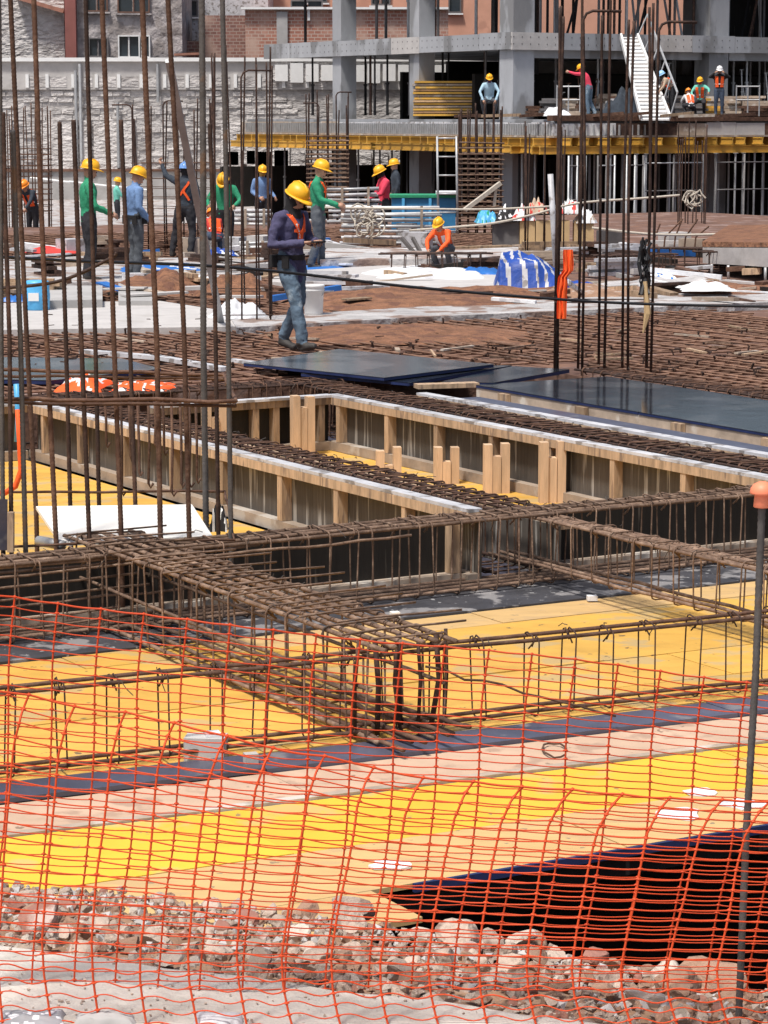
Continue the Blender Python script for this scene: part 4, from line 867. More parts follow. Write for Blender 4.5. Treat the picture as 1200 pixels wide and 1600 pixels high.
for i in range(7): scaffold('scaffold bay of grey tubes standing below the upper deck', B2(3.5 + i * 3.1, -.4, 0), B2(3.5 + i * 3.1 + 2.5, -.4, 0), -4.6, 1.1, 6, 'scaffold frames below the deck')
for i in range(3): scaffold('scaffold frame below the upper deck corner', B2(.2 + i * 1.2, -.6, 0), B2(.9 + i * 1.2, -.6, 0), -4.6, 1.1, 5, 'scaffold frames below the deck corner')
# on the deck
t = thing('board_stack', 'stack of yellow formwork boards on the upper deck', 'board stack', up_pos(700, 99))
z = ZU
for i in range(13):
    h = .085; x0, x1 = D(646 + rnd(-2, 3), 150, 99).x, D(757 + rnd(-8, 4), 150, 99).x; part('board', MB().box(((x0 + x1) / 2, 99 + rnd(-.05, .05), z + h / 2), (x1 - x0, 1.2, h - .012)), (beam_y, peach, yel, woodgrey)[i % 4], t); z += h + .018
t = thing('site_stair', 'long white stair ramp leaning from deck to concrete slab', 'stair', up_pos(1028, 89.5))
a, b = D(1024, 186, 89.0), D(983, 58, 93.6); dr = (b - a); sd = Vector((.5, .05, 0))
part('tread_board', MB().hexa([a - sd - Vector((0, 0, .05)), a + sd - Vector((0, 0, .05)), b + sd * .6 - Vector((0, 0, .05)), b - sd * .6 - Vector((0, 0, .05)), a - sd, a + sd, b + sd * .6, b - sd * .6]), white, t)
for i in range(22):
    p = a + dr * ((i + .5) / 22); s_ = sd * (.92 - .38 * i / 22); part('tread', MB().beam(p - s_, p + s_, .1, .08), conc_l if i % 3 else galv, t)
for f in (-1, 1):
    part('stringer', MB().beam(a + sd * f + Vector((0, 0, .05)), b + sd * .6 * f + Vector((0, 0, .05)), .07, .2), white, t)
for f in (1,):
    q0, q1 = a + sd * f + Vector((.25, 0, .9)), b + sd * .6 * f + Vector((.35, 0, .8)); part('handrail', MB().tube([q0, q1], .04, 6), galv, t)
    for k in range(6): p = (a + sd * f).lerp(b + sd * .6 * f, k / 5); part('rail_post', MB().tube([p, q0.lerp(q1, k / 5)], .03, 5), galv, t)
for i, x in enumerate((870, 1150)):
    t = thing('guard_rail', ('guard rail near the red vest worker', 'guard rail at right end of the upper deck')[i], 'railing', up_pos(x, 88.6))
    for k in range(3): p = up_pos(x + k * 18, 88.6); part('post', MB().tube([p, p + Vector((0, 0, 1.05))], .025, 5), galv, t)
    for z in (.55, 1.0): part('rail', MB().tube([up_pos(x, 88.6) + Vector((0, 0, z)), up_pos(x + 36, 88.6) + Vector((0, 0, z))], .025, 5), galv, t)
cloth_heap('white sack lying on the edge of the upper deck', up_pos(868, 88.5), .5, .35, .3, foam, 'sack', 'sack', 12)
cloth_heap('dark bundle on the deck below the stair', up_pos(975, 93.5), .8, .5, 1.0, shirt_d, 'bundle', 'bundle', 13)
for i in range(9):
    x = 690 + i * 55 + rnd(-20, 20)
    m = MB().beam(up_pos(x, 88.1 + rnd(0, .5)), up_pos(x + rnd(40, 70), 88.1 + rnd(0, .6)) + Vector((0, 0, rnd(.02, .12))), .12, .1); lone('plank', m, random.choice((woodgrey, rust, wood)), 'loose plank lying along the edge of the upper deck', 'plank', 'planks along the deck edge')

random.seed(91)
for i in range(34):
    x = rnd(835, 1195)
    if 980 < x < 1060: continue
    p = up_pos(x, rnd(92.6, 96)); hgt = rnd(.15, .8); k = random.choice(((woodgrey, 'grey board bundle'), (galv_d, 'dark steel bundle'), (rail_w, 'pale bundle'), (rust, 'rusty bar bundle'), (beam_y, 'yellow timber bundle')))
    t = thing('bundle', k[1] + ' stacked on the upper deck ' + ('left of the stair' if x < 1000 else 'right of the stair'), 'bundle', p, k[1] + 's ' + ('left' if x < 1000 else 'right') + ' of stair'); z = p.z; L = rnd(.5, 1.5)
    while z < p.z + hgt: part('piece', MB().box((p.x + rnd(-.1, .1), p.y + rnd(-.1, .1), z + .05), (L * rnd(.8, 1.1), rnd(.2, .5), .085), rnd(-.2, .2)), k[0], t); z += .09
for i in range(40):
    u = rnd(2.2, 22); simple_prop(B3(u, rnd(.2, .5), 0), 2.45, rnd(3.0, 4.4), random.choice((rust_dark, rust, galv)), 'thin upright bar standing on the upper deck before the slab ' + ('left of the stair' if u < 4.5 else 'right of the stair'), 'upright bars on the deck ' + ('left' if u < 4.5 else 'right'), .03, rnd(-.2, .2))
# ------------------------------------------------------------------ wall and town houses behind
wl = thing('retaining_wall', 'long rough grey retaining wall with pale coping at left', 'wall', (-5, 116.5, -1.3))
YW = 116.0
def wx(px, Y=YW): return D(px, 180, Y).x
def wz(py, Y=YW): return D(600, py, Y).z
def fbox(m, x0, x1, y0, y1, Y, dy, mi=0):
    X0, X1, Z0, Z1 = wx(x0, Y), wx(x1, Y), wz(y1, Y), wz(y0, Y); return m.box(((X0 + X1) / 2, Y + dy / 2, (Z0 + Z1) / 2), (X1 - X0, dy, Z1 - Z0), 0, mi)
part('wall_face', fbox(MB(), -400, 1500, 140, 340, YW, 1.0), shot, wl)
part('wall_band', fbox(MB(), -400, 1500, 96, 139.9, YW - .12, 1.0), conc_l, wl); part('coping', fbox(MB(), -400, 1500, 90, 95.9, YW - .3, 1.2), white, wl)
part('ledge', fbox(MB(), -400, 700, 264, 268, YW - .35, .3), frame_b, wl); part('wall_foot', fbox(MB(), -400, 700, 268.1, 345, YW - .25, .25), conc, wl)
for i in range(13):
    x = 44 + i * 36.5 + rnd(-3, 3)
    part('niche', fbox(MB(), x, x + 27, 119 + rnd(-1, 1), 136, YW - .135, .014), shot, wl); part('niche_post', fbox(MB(), x - 6, x - 1, 116, 137, YW - .2, .075), white, wl)
for x0, x1, y0, y1 in ((66, 92, 188, 265), (97, 118, 192, 265), (124, 142, 188, 265), (146, 166, 190, 264), (170, 182, 186, 265), (186, 210, 189, 265), (425, 462, 96, 125), (466, 515, 97, 126), (0, 18, 186, 262), (385, 452, 226, 262), (345, 380, 190, 262)):
    part('shotcrete_patch', fbox(MB(), x0, x1, y0, y1, YW - .17, .165), shot_l, wl)
for i in range(14):
    x = 350 + i * 26; part('pale_block', fbox(MB(), x, x + 22, 236 + rnd(-2, 2), 258 + rnd(-2, 2), YW - .17, .165), shot_l, wl)
for i in range(12):
    x = 430 + i * 24; part('upper_block', fbox(MB(), x, x + 20, 100 + rnd(-2, 2), 128 + rnd(-2, 2), YW - .3, .175), white, wl)
random.seed(77); ub = MB().box((0, 0, 0), (1, 1, 1)).mesh('wall_block', shot_l); ub2 = MB().box((0, 0, 0), (1, 1, 1)).mesh('wall_block', shot)
for r_ in range(12):
    x = -12 + rnd(-8, 8)
    while x < 440:
        w_ = rnd(13, 28)
        if random.random() < .62:
            X0, X1 = wx(x), wx(x + w_ - 1.5); z0_, z1_ = wz(150 + r_ * 9.4), wz(143 + r_ * 9.4 + rnd(-1, 1)); inst('wall_block', random.choice((ub, ub2, ub2, ub2)), wl, ((X0 + X1) / 2, YW - .02, (z0_ + z1_) / 2), rot=(0, rnd(-.03, .03), 0), scale=(X1 - X0, rnd(.03, .09), z1_ - z0_))
        x += w_
for x, y0, y1 in ((120, 110, 265), (127, 100, 250), (248, 100, 160), (185, 160, 262)): part('drain_pipe', MB().tube([Vector((wx(x), YW - .25, wz(y0))), Vector((wx(x), YW - .25, wz(y1)))], .07, 6), galv, wl)
for i in range(3): 
    t = thing('wall_rail', ('handrail sloping along the lower wall at far left', 'handrail sloping beside the teal shirt worker', 'handrail on the wall right of the blue shirt')[i], 'railing', (wx(60 + 60 * i), YW - 1, -1.3))
    part('rail', MB().tube([Vector((wx(50 + 60 * i), YW - 1, wz(277 + 6 * i))), Vector((wx(112 + 60 * i), YW - 1, wz(284 + 6 * i)))], .06, 6), white, t)
    part('post', MB().tube([Vector((wx(80 + 60 * i), YW - 1, -1.3)), Vector((wx(80 + 60 * i), YW - 1, wz(280 + 6 * i)))], .05, 6), galv, t)
def house(lab, x0, x1, ytop, Y, dep, mt, wins=(), ybase=110, roof=None):
    t = thing('house', lab, 'building', (wx((x0 + x1) / 2, Y), Y + dep / 2, -4)); m = MB()
    X0, X1 = wx(x0, Y), wx(x1, Y); zt = wz(ytop, Y); m.box(((X0 + X1) / 2, Y + dep / 2, (zt - 4.5) / 2), (X1 - X0, dep, zt + 4.5)); part('wall', m, mt, t)
    for a, b, c, d_, style in wins:
        fm = MB(); fbox(fm, a, b, c, c + 2, Y - .16, .2); fbox(fm, a, b, d_ - 2, d_, Y - .16, .2); fbox(fm, a, a + 2, c + 2.05, d_ - 2.05, Y - .16, .2); fbox(fm, b - 2, b, c + 2.05, d_ - 2.05, Y - .16, .2)
        n = 2 if b - a > 22 else 1
        if n == 2: fbox(fm, (a + b) / 2 - .8, (a + b) / 2 + .8, c + 2.05, d_ - 2.05, Y - .1, .13)
        f = part('window', fm, frame_b if style == 'b' else (white if style == 'w' else galv_d), t)
        for k in range(n):
            xa = a + (b - a) * k / n + 2.1; xb = a + (b - a) * (k + 1) / n - 2.1; part('pane', fbox(MB(), xa, xb, c + 2.1, d_ - 2.1, Y - .02, .015), glass, f)
        part('sill', fbox(MB(), a - 3, b + 3, d_ + .5, d_ + 3, Y - .2, .18), mt if style == 'b' else white, t)
    return t
t = house('pale stucco house with sloping tiled verge at far left', -60, 103, -10, 122, 8, shot_l)
m = MB(); A, Bq = (Vector((wx(30, 121.7), 121.7, wz(-4, 121.7))), Vector((wx(104, 121.7), 121.7, wz(18, 121.7)))); m.beam(A, Bq, .8, .18); part('verge_tiles', m, roofm, t)
house('narrow dark red house strip beside the stucco gable', 104, 121, -60, 121, 8, tile_r)
house('grey stucco block of flats with four windows', 121.3, 286, -80, 121.5, 12, stucco_g, ((138, 171, -30, 18, 'b'), (186, 236, -30, 20, 'b'), (140, 171, 59, 89, 'k'), (186, 220, 55, 90, 'w'), (222, 236, 55, 90, 'w')))
house('white and grey house behind with dark windows', 286.3, 420, -80, 128, 8, rail_w, ((284, 311, 0, 26, 'k'), (285, 312, 66, 92, 'k')))
house('low house with weathered old brick gable', 313, 384, 24, 124, 3, brick_d)
t = house('stepped low old brick wall at left of gable', 284, 313.3, 64, 124.4, 2, brick_d)
t = house('red brick house with white roof line right of centre', 384.3, 700, 14, 123, 8, brick_m, ((455, 505, 0, 12, 'k'),))
part('roof_line', fbox(MB(), 378, 700, 11, 14.5, 122.7, .5), white, t); part('render_patch', fbox(MB(), 433, 450, 18, 75, 122.85, .14), conc, t); part('post', fbox(MB(), 481, 485, 14, 32, 122.85, .14), white, t)
house('orange rendered house behind the upper props', 384, 1500, -80, 134, 10, peachw, ((395, 415, -20, 12, 'k'), (470, 512, -25, 4, 'k'), (580, 610, -30, 8, 'k'), (700, 720, -30, 20, 'k')))
t = thing('roof', 'rusty canopy roof edge beyond the wall', 'roof', (wx(300, 121), 120, wz(88, 120))); part('sheet', MB().beam(Vector((wx(275, 120), 120, wz(86, 120))), Vector((wx(318, 120), 120, wz(84, 120))), 1.5, .1), roofm, t)

# ------------------------------------------------------------------ clutter on the middle of the deck
random.seed(33)
def slab_strip(lab, pts, z0, z1, mt, name='concrete_strip', cat='concrete edge', amp=.03):
    m = MB(); P = [G(*p, z1) for p in pts]; m.prism([(p.x, p.y) for p in P], z0, z1); return lone(name, m, mt, lab, cat)
slab_strip('long pale concrete strip across the deck behind the walking worker', [(370, 512), (640, 496), (1200, 472), (1300, 452), (1000, 460), (640, 480), (360, 497)], -.05, .05, dust)
slab_strip('pale concrete strip on the deck at left behind column bars', [(-40, 516), (380, 510), (420, 496), (250, 470), (-40, 474)], -.05, .04, conc_l)
slab_strip('white slurry strip behind the tarp pile', [(420, 440), (600, 452), (760, 448), (860, 430), (640, 412), (440, 424)], -.05, .06, conc_l)
slab_strip('pale slab edge below the ladder', [(500, 406), (720, 404), (810, 398), (810, 386), (510, 388)], -.05, .16, dust)
slab_strip('pale slab at left under the workers', [(-30, 442), (300, 440), (420, 420), (420, 402), (-30, 404)], -.05, .05, dust)
# earth heaps
def mound(lab, p, sx, sy, h, mt, seed, name='soil_heap', cat='soil heap', n=26, kind=None, rz=0):
    p = Vector(p); vs = []; fs = []; M = Matrix.Rotation(rz, 3, 'Z')
    for i in range(n + 1):
        for j in range(n + 1):
            u, v = i / n * 2 - 1, j / n * 2 - 1; r = math.hypot(u, v); k = max(0, 1 - r ** 2.2)
            z = h * k ** .7 * (.75 + .5 * noise.noise(Vector((u * 2, v * 2, seed)))) + h * .22 * k * noise.noise(Vector((u * 7, v * 7, seed)))
            vs.append(p + M @ Vector((u * sx, v * sy, max(z, 0) - .02)))
    for i in range(n):
        for j in range(n): a = i * (n + 1) + j; fs.append((a, a + n + 1, a + n + 2, a + 1))
    o = lone(name, MB().add(vs, fs), mt, lab, cat, None, True); return o
mound('long orange brown soil heap behind the white bucket', G(660, 470, 0), 1.9, 2.0, .22, soil_o, 1, n=40)
mound('orange brown soil bank left of the blue tarp', G(800, 462, 0), 1.5, 1.2, .16, soil_o, 2)
mound('soil heap behind the left column bars', G(250, 452, 0), .75, 1.2, .3, soil_o, 3); mound('soil heap between the thin hooked bars', G(370, 458, 0), .6, 1.0, .32, soil_o, 5)
mound('low soil bank at right below the dark opening', G(1140, 456, 0), 1.6, 1.5, .16, soil_o, 6); mound('pale sand heap by the dark opening at right', G(1105, 446, 0), .7, .8, .16, dust, 7)
mound('white foam heap between thin hooked bars', G(372, 500, 0), .4, .5, .3, foam, 8, 'foam_heap', 'foam heap')
mound('rust stained heap of rubble beside the orange sleeve', G(930, 462, 0), 1.0, 1.1, .2, soil, 12)
mound('grey rubble heap right of the tarp', G(1010, 450, 0), .9, .9, .17, dust, 13)
mound('rusty soil swell in the middle of the deck', G(620, 520, 0), 1.5, 1.3, .09, soil_o, 17)
# bucket
p = G(490, 491, .05); t = thing('bucket', 'white plastic bucket standing behind the walking worker', 'bucket', p)
hb = .36; m = MB().lathe(p, [(.105, 0), (.112, .02), (.125, hb * .78), (.133, hb * .79), (.133, hb * .83), (.128, hb * .85), (.128, hb * .9), (.137, hb * .91), (.137, hb * .98), (.131, hb), (.123, hb), (.118, hb * .9), (.1, .03)], 24); part('shell', m, white, t, True)
part('contents', MB().lathe(p + Vector((0, 0, hb * .86)), [(.118, 0), (.118, .01)], 20), red_p, t)
part('handle', MB().tube([p + Vector((.135 * math.cos(a), -.02 - .14 * math.sin(a) * .5, hb * .86 - .12 * math.sin(a))) for a in [k * math.pi / 10 for k in range(11)]], .005, 5), galv, t)
# blue box with white label
p = G(58, 484, .04); t = thing('blue_drum', 'light blue plastic drum with white label behind left bars', 'drum', p)
part('shell', MB().lathe(p, [(.15, 0), (.16, .02), (.16, .12), (.166, .14), (.166, .2), (.16, .22), (.16, .33), (.15, .36), (.08, .37)], 20), blue_l, t, True); m = MB(); m.box(p + Vector((-.02, -.163, .17)), (.13, .012, .1)); part('label', m, white, t)
cloth_heap('blue plastic scrap at left edge beside the drum', G(22, 470, .04), .16, .2, .08, blue, 'plastic_scrap', 'scrap', 21)
# tarp pile
t = thing('tarp_pile', 'pile of blue and white striped sheeting on the deck', 'tarp', G(820, 452, .03))
n = 64; vs = []; fs = []; mm = []; c = G(775, 455, .02)
for i in range(n + 1):
    for j in range(n + 1):
        u, v = i / n, j / n; h = .47 * min(1, u * 14) * (1 - max(0, u - .45) / .55) ** 1.1 * min(1, v * 9) * (max(0, math.sin(math.pi * min(1, .12 + v * .88))) ** .6) * (1 + .25 * noise.noise(Vector((u * 5, v * 5, 3))))
        vs.append(c + Vector((u * 1.25 + .06 * noise.noise(Vector((u * 4, v * 6, 9))), v * 1.3, max(0, h) + .015 * noise.noise(Vector((u * 14, v * 14, 2))))))
for i in range(n):
    for j in range(n): a = i * (n + 1) + j; fs.append((a, a + n + 1, a + n + 2, a + 1)); mm.append(1 if ((i + .3 * j + 4 * noise.noise(Vector((i * .06, j * .06, 1)))) % 9) < 2.6 and i < 56 else 0)
m = MB().add(vs, fs); m.m = mm; part('sheeting', m, [blue_d, rail_w], t, True)
for k in range(3): m = MB().beam(G(868 + k * 9, 440, .1 + .1 * k), G(905 + k * 5, 462, .03), .05, .05); part('rolled_edge', m, blue_d if k % 2 else rail_w, t)
cloth_heap('blue tarp trailing right of the striped pile', G(893, 455, .03), .45, .6, .14, blue_d, 'tarp', 'tarp', 22, foam); cloth_heap('flat blue sheet edge near the orange crouching worker', G(748, 428, .05), .35, .4, .1, blue, 'tarp', 'tarp', 24)
cloth_heap('bright blue tarp under the green shirt worker', G(510, 422, -.0), .42, 1.0, .07, blue, 'tarp', 'tarp', 25); cloth_heap('white plastic sheet near blue tarp and slab', G(670, 430, .05), .9, 1.2, .1, foam, 'plastic_sheet', 'sheet', 26)
cloth_heap('white plastic bag lying right of the column bars', G(1035, 440, .02), .28, .4, .14, foam, 'plastic_bag', 'bag', 27, blue)
cloth_heap('crumpled white plastic below the dark opening', G(1105, 452, .12), .35, .4, .1, white, 'plastic_bag', 'bag', 28)
cloth_heap('blue sheet pieces behind left column bars', G(250, 420, .05), .55, .9, .08, blue, 'plastic_sheet', 'sheet', 29, foam)
cloth_heap('small blue and white bundle below the blue helmet worker', G(345, 402, .03), .3, .4, .18, blue_d, 'bundle', 'bundle', 30, white)
cloth_heap('dark red cloth spread at left edge', G(85, 393, .05), .5, .7, .1, red_p, 'cloth', 'cloth', 31)
# stacked tubes
def tube_stack(x0, x1, ytop, ybot, Y, rows, lab, grp):
    for k in range(rows):
        y = ybot + (ytop - ybot) * k / (rows - 1)
        for j in range(2):
            a, b = D(x0 + rnd(-4, 4), y + rnd(-1.5, 1.5), Y + .14 * j), D(x1 + rnd(-4, 4), y + rnd(-2, 2), Y + .14 * j)
            lone('scaffold_tube', MB().tube([a, b], .03, 7), random.choice((white, rail_w, galv)), lab, 'tube', grp, True)
    for x in (x0 + .3 * (x1 - x0), x1 - .2 * (x1 - x0)):
        m = MB().beam(D(x, ybot + 6, Y - .06), D(x, ytop - 4, Y - .06), .05, .04, (0, 1, 0)); lone('stack_strap', m, woodgrey, 'upright post holding the stacked tubes', 'post', 'posts holding the tube stacks')
tube_stack(510, 592, 296, 346, 52, 7, 'white tube in the upper left stack below the dense column', 'tubes in the upper left stack')
tube_stack(534, 690, 326, 388, 49, 8, 'white tube in the long stack beside the ladder', 'tubes in the long stack')
tube_stack(366, 424, 330, 350, 50, 4, 'white tube in the small stack behind the walking worker', 'tubes in the small stack')
tube_stack(372, 420, 380, 398, 46, 4, 'white tube in the low stack left of walking worker', 'tubes in the low stack')
t = thing('rope_bundle', 'tangled rope bundle hanging on the stacked tubes', 'rope', D(575, 345, 48.6)); m = MB()
for k in range(14):
    c = D(575 + rnd(-14, 14), 345 + rnd(-16, 16), 48.6); rr = rnd(.08, .2); q = Matrix.Rotation(rnd(0, 3), 3, 'Y'); m.tube([c + q @ Vector((rr * math.cos(a), rnd(-.06, .06), rr * .8 * math.sin(a))) for a in [i * .6 for i in range(10)]], .018, 5)
part('coil', m, rope_m, t)['kind'] = 'stuff'
# blue container, ladder
p = D(660, 400, 55); p.z = -.42; t = thing('blue_container', 'blue plastic container behind the stacked tubes', 'container', p)
x0, x1 = D(612, 300, 55).x, D(712, 300, 55).x; zt = D(600, 309, 55).z
part('shell', MB().box(((x0 + x1) / 2, 55.5, (zt - .42) / 2), (x1 - x0, 1.0, zt + .42)), blue_t, t); part('rim', MB().box(((x0 + x1) / 2, 55.5, zt + .03), (x1 - x0 + .08, 1.1, .055)), shirt_g, t)
for x in (630, 672): part('rib', MB().box((D(x, 300, 55).x, 54.97, (zt - .42) / 2), (.06, .05, zt + .4)), blue_l, t)
part('white_cover', MB().box((D(700, 300, 55).x, 55.3, zt + .1), (.5, .9, .06)), foam, t)
p = D(698, 365, 50); t = thing('scaffold_ladder', 'pale upright ladder frame in front of the blue container', 'ladder', p)
for x in (683, 713): part('upright', MB().tube([D(x + 2, 365, 50), D(x, 213, 50)], .022, 8), galv, t, True)
for i in range(6): y = 216 + i * 29; part('rung', MB().tube([D(683, y, 50), D(713, y, 50)], .016, 8), galv, t, True)
# chipboard box and junk on it
p = D(845, 388, 47); t = thing('timber_box', 'low chipboard box carrying bags behind the white pipe', 'box', p)
for x0, x1 in ((812, 836), (837, 864), (866, 890), (897, 928)): 
    a, b = D(x0, 386, 47), D(x1, 345, 47); part('board', MB().box(((a.x + b.x) / 2, 47.2, (a.z + b.z) / 2), (b.x - a.x, .4, b.z - a.z)), tan_box, t)
a, b = D(770, 386, 47.1), D(811, 346, 47.1); part('dark_board', MB().box(((a.x + b.x) / 2, 47.25, (a.z + b.z) / 2), (b.x - a.x, .4, b.z - a.z)), galv_d, t)
for i, (x, y, mt, mt2, lab) in enumerate(((760, 340, blue_l, shirt_g, 'blue and green bag on the box'), (790, 338, black, foam, 'black and white bag on the box'), (818, 336, foam, red_p, 'white bag with red mark on the box'), (838, 325, shirt_be, red_p, 'beige sack on top of the box'), (892, 325, white, red_p, 'white and red sack right of the pipe'), (915, 340, foam, woodgrey, 'white sack at the right end of the box'))):
    cloth_heap(lab, D(x, y + 8, 47.2), .2, .25, .28, mt, 'bag', 'bag', 40 + i, mt2)
m = MB().tube([D(869, 425, 38), D(860, 272, 38)], .042, 12); lone('white_pipe', m, rail_w, 'upright pale plastic pipe behind the right column bars', 'pipe', None, True)
t = thing('orange_sleeve', 'orange cloth hanging on the right column bars', 'cloth', D(880, 495, 24.5)); m = MB()
vs = []; n = 10
for i in range(n + 1):
    y = 390 + 108 * i / n
    for j in range(9): vs.append(D((884 if i < 4 else 876) - 4 + j * 1.9 + 3 * noise.noise(Vector((i * .5, j * .3, 2))) - (i > 5) * 2, y, 24.55 + .03 * math.sin(j * 1.9)))
fs = [(i * 9 + j, i * 9 + j + 1, i * 9 + j + 10, i * 9 + j + 9) for i in range(n) for j in range(8)]
part('fabric', m.add(vs, fs), vest_o, t, True)
m = MB().beam(D(264, 95, 27), D(347, 512, 30), .075, .05, (0, 1, 0)); lone('straightedge', m, galv, 'long grey aluminium straightedge leaning behind the column bars', 'straightedge')
m = MB().beam(D(628, 372, 44), D(664, 415, 43.5), .05, .06); lone('dark_bar', m, bar_grey, 'dark bar leaning on slab edge, left one', 'bar'); m = MB().beam(D(590 + 55, 372, 44), D(668, 414, 43.5), .05, .06); lone('dark_bar', m, bar_grey, 'dark bar leaning on slab edge, right one', 'bar')
m = MB().beam(D(726, 328, 46), D(782, 286, 46.3), .07, .07); lone('timber_brace', m, rope_m, 'pale timber brace sloping in front of the thick dense column', 'timber'); m = MB().beam(D(772, 322, 46.3), D(776, 288, 46.3), .05, .05); lone('timber_brace', m, rope_m, 'short upright timber under the sloping pale brace', 'timber')
# cables
def cable(lab, pts, r, mt, name='cable', cat='cable'):
    P = [D(*p) for p in pts]; out = []
    for i in range(len(P) - 1):
        p0, p1, p2, p3 = P[max(i - 1, 0)], P[i], P[i + 1], P[min(i + 2, len(P) - 1)]
        for k in range(6):
            u = k / 6; out.append(.5 * ((2 * p1) + (p2 - p0) * u + (2 * p0 - 5 * p1 + 4 * p2 - p3) * u * u + (3 * p1 - p0 - 3 * p2 + p3) * u ** 3))
    out.append(P[-1]); return lone(name, MB().tube(out, r, 7), mt, lab, cat, None, True)
cable('dark cable sagging across the site from left edge to right edge', [(-60, 398, 20), (120, 408, 21), (300, 414, 22), (450, 426, 23), (640, 448, 23.5), (850, 466, 24), (1010, 475, 24.4), (1260, 480, 24.5)], .014, cable_m)
cable('pale line running in front of the stacked tubes', [(480, 324, 45), (640, 326, 45), (760, 327, 45), (870, 322, 45)], .018, rope_m); cable('pale rope from the chipboard box to the knotted end', [(640, 360, 45), (760, 350, 44), (830, 336, 44), (900, 318, 44), (1000, 310, 44), (1062, 305, 44)], .02, rope_m)
cable('pale guard line below the scaffold frames at right', [(925, 356, 44), (1020, 366, 44), (1120, 366, 44), (1240, 358, 44)], .022, rope_m)
cable('thin brown bar lying across left cage', [(-20, 452, 17), (90, 440, 17), (170, 405, 17), (182, 395, 17)], .012, rust_dark, 'bent_bar', 'bar')
t = thing('rope_knot', 'knotted pale rope hanging below the upper deck at right', 'rope', D(1082, 305, 44)); m = MB()
for k in range(6): c = D(1082 + rnd(-10, 10), 312 + rnd(-8, 6), 44); m.tube([c + Vector((rnd(.05, .16) * math.cos(a), rnd(-.03, .03), rnd(.08, .16) * math.sin(a))) for a in [i * .7 for i in range(9)]], .014, 5)
part('loop', m, rope_m, t)['kind'] = 'stuff'
# beam over the dark opening at right
t = thing('slab_edge', 'pale concrete slab edge above a dark opening at right', 'concrete slab', D(1190, 445, 44))
a, b, c_, d_ = D(1098, 411, 40.6), D(1260, 421, 37.2), D(1260, 388, 37.2), D(1098, 387, 40.6)
bk_ = Vector((1.2, 6, 0)); part('slab_face', MB().hexa([a, b, b + bk_, a + bk_, d_, c_, c_ + bk_, d_ + bk_]), conc_l, t); part('rust_top', MB().hexa([d_ + Vector((0, .05, .01)), c_ + Vector((0, .05, .01)), c_ + bk_, d_ + bk_, d_ + Vector((0, .1, .09)), c_ + Vector((0, .1, .07)), c_ + bk_ + Vector((0, 0, .1)), d_ + bk_ + Vector((0, 0, .1))]), soil_o, t)
for x, Y in ((1112, 39.9), (1138, 39.2), (1196, 38.2)): part('prop', MB().tube([Vector((D(x, 440, Y).x, Y, -.05)), D(x, 412 + (x - 1098) * .06, Y)], .022, 6), galv, t, True)
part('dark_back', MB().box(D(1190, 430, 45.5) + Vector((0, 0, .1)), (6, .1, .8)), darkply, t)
# pieces strewn about: planks, blocks
def zone(x): return ('behind the left column bars', 'left of the walking worker', 'around the walking worker', 'behind the long soil heap', 'near the tarp pile', 'beyond the right column bars')[max(0, min(5, int(x / 200)))]
for i in range(130):
    x, y = rnd(-10, 1200), rnd(383, 476); p = G(x, y, .04); L = rnd(.15, 1.2); a_ = random.choice((rnd(-.4, .3), ANG, TH)); k = random.choice((0, 1, 2, 3, 4, 5, 5, 6, 7, 0, 8))
    mt, nm = ((woodgrey, 'grey board'), (rail_w, 'pale slat'), (wood, 'timber offcut'), (conc_l, 'pale concrete piece'), (conc, 'grey concrete piece'), (rust, 'rusty steel piece'), (darkply, 'dark board piece'), (blue, 'blue strip'), (foam, 'white foam piece'))[k]
    m = MB().box(p + Vector((0, 0, rnd(.02, .09))), (L, rnd(.05, .2), rnd(.02, .1)), a_, 0, Matrix.Rotation(a_, 3, 'Z') @ Matrix.Rotation(rnd(-.12, .12), 3, 'Y'))
    lone('board_scrap', m, mt, nm + ' strewn on the deck ' + zone(x), 'scrap', nm + 's ' + zone(x))
for gi, (x, y, L, ln) in enumerate(((1020, 418, 1.9, 'rusty cage offcut lying right of the column bars'), (930, 432, 1.2, 'rusty cage offcut lying by the orange sleeve'), (600, 428, 1.6, 'rusty cage offcut lying behind the bucket'), (1090, 425, 1.2, 'rusty cage offcut lying by the dark opening'))):
    p = G(x, y, .02); cage(ln, p, p + Vector((L, rnd(-.5, .6), 0)), .3, .02, .34, 3, 3, .2, .014, .008, rust_dark, ties=False)
for i in range(5):
    p = G(1020 + 16 * i, 402, 0); lone('bent_bar', MB().tube([p, p + Vector((.03, 0, .35)), p + Vector((rnd(.1, .3), 0, rnd(.5, .7)))], .016, 5), rust, 'bent starter bar sticking up by the dark opening', 'rebar', 'starter bars by the dark opening')
for i in range(26):
    x, y = random.choice((rnd(100, 470), rnd(560, 1190))), rnd(345, 402); p = G(x, y, 0); p.y = min(p.y, 62); p.z = 0 if p.y < 51 else -.42; p.x = D(x, y, p.y).x; m = MB().box(p + Vector((0, 0, .15)), (rnd(.2, .7), rnd(.2, .5), rnd(.15, .45)), rnd(0, 3))
    lone('block', m, random.choice((conc_l, woodgrey, galv_d, conc, rail_w)), ('block or crate lying on the slab ' + zone(x)), 'block', 'blocks ' + zone(x))
for i in range(34):
    x, y = rnd(-10, 1200), rnd(498, 562); p = G(x, y, 0)
    if AB(p)[0] > -9.6 and AB(p)[1] < 7.2: continue
    m = MB().beam(p, p + Vector((rnd(-.4, .4), rnd(-.6, .6), rnd(0, .02))), rnd(.02, .05), .02); lone('stick', m, random.choice((rust_tan, woodgrey, wood)), 'short stick or bar end lying on the rusty mat ' + zone(x), 'stick', 'sticks on the mat ' + zone(x))
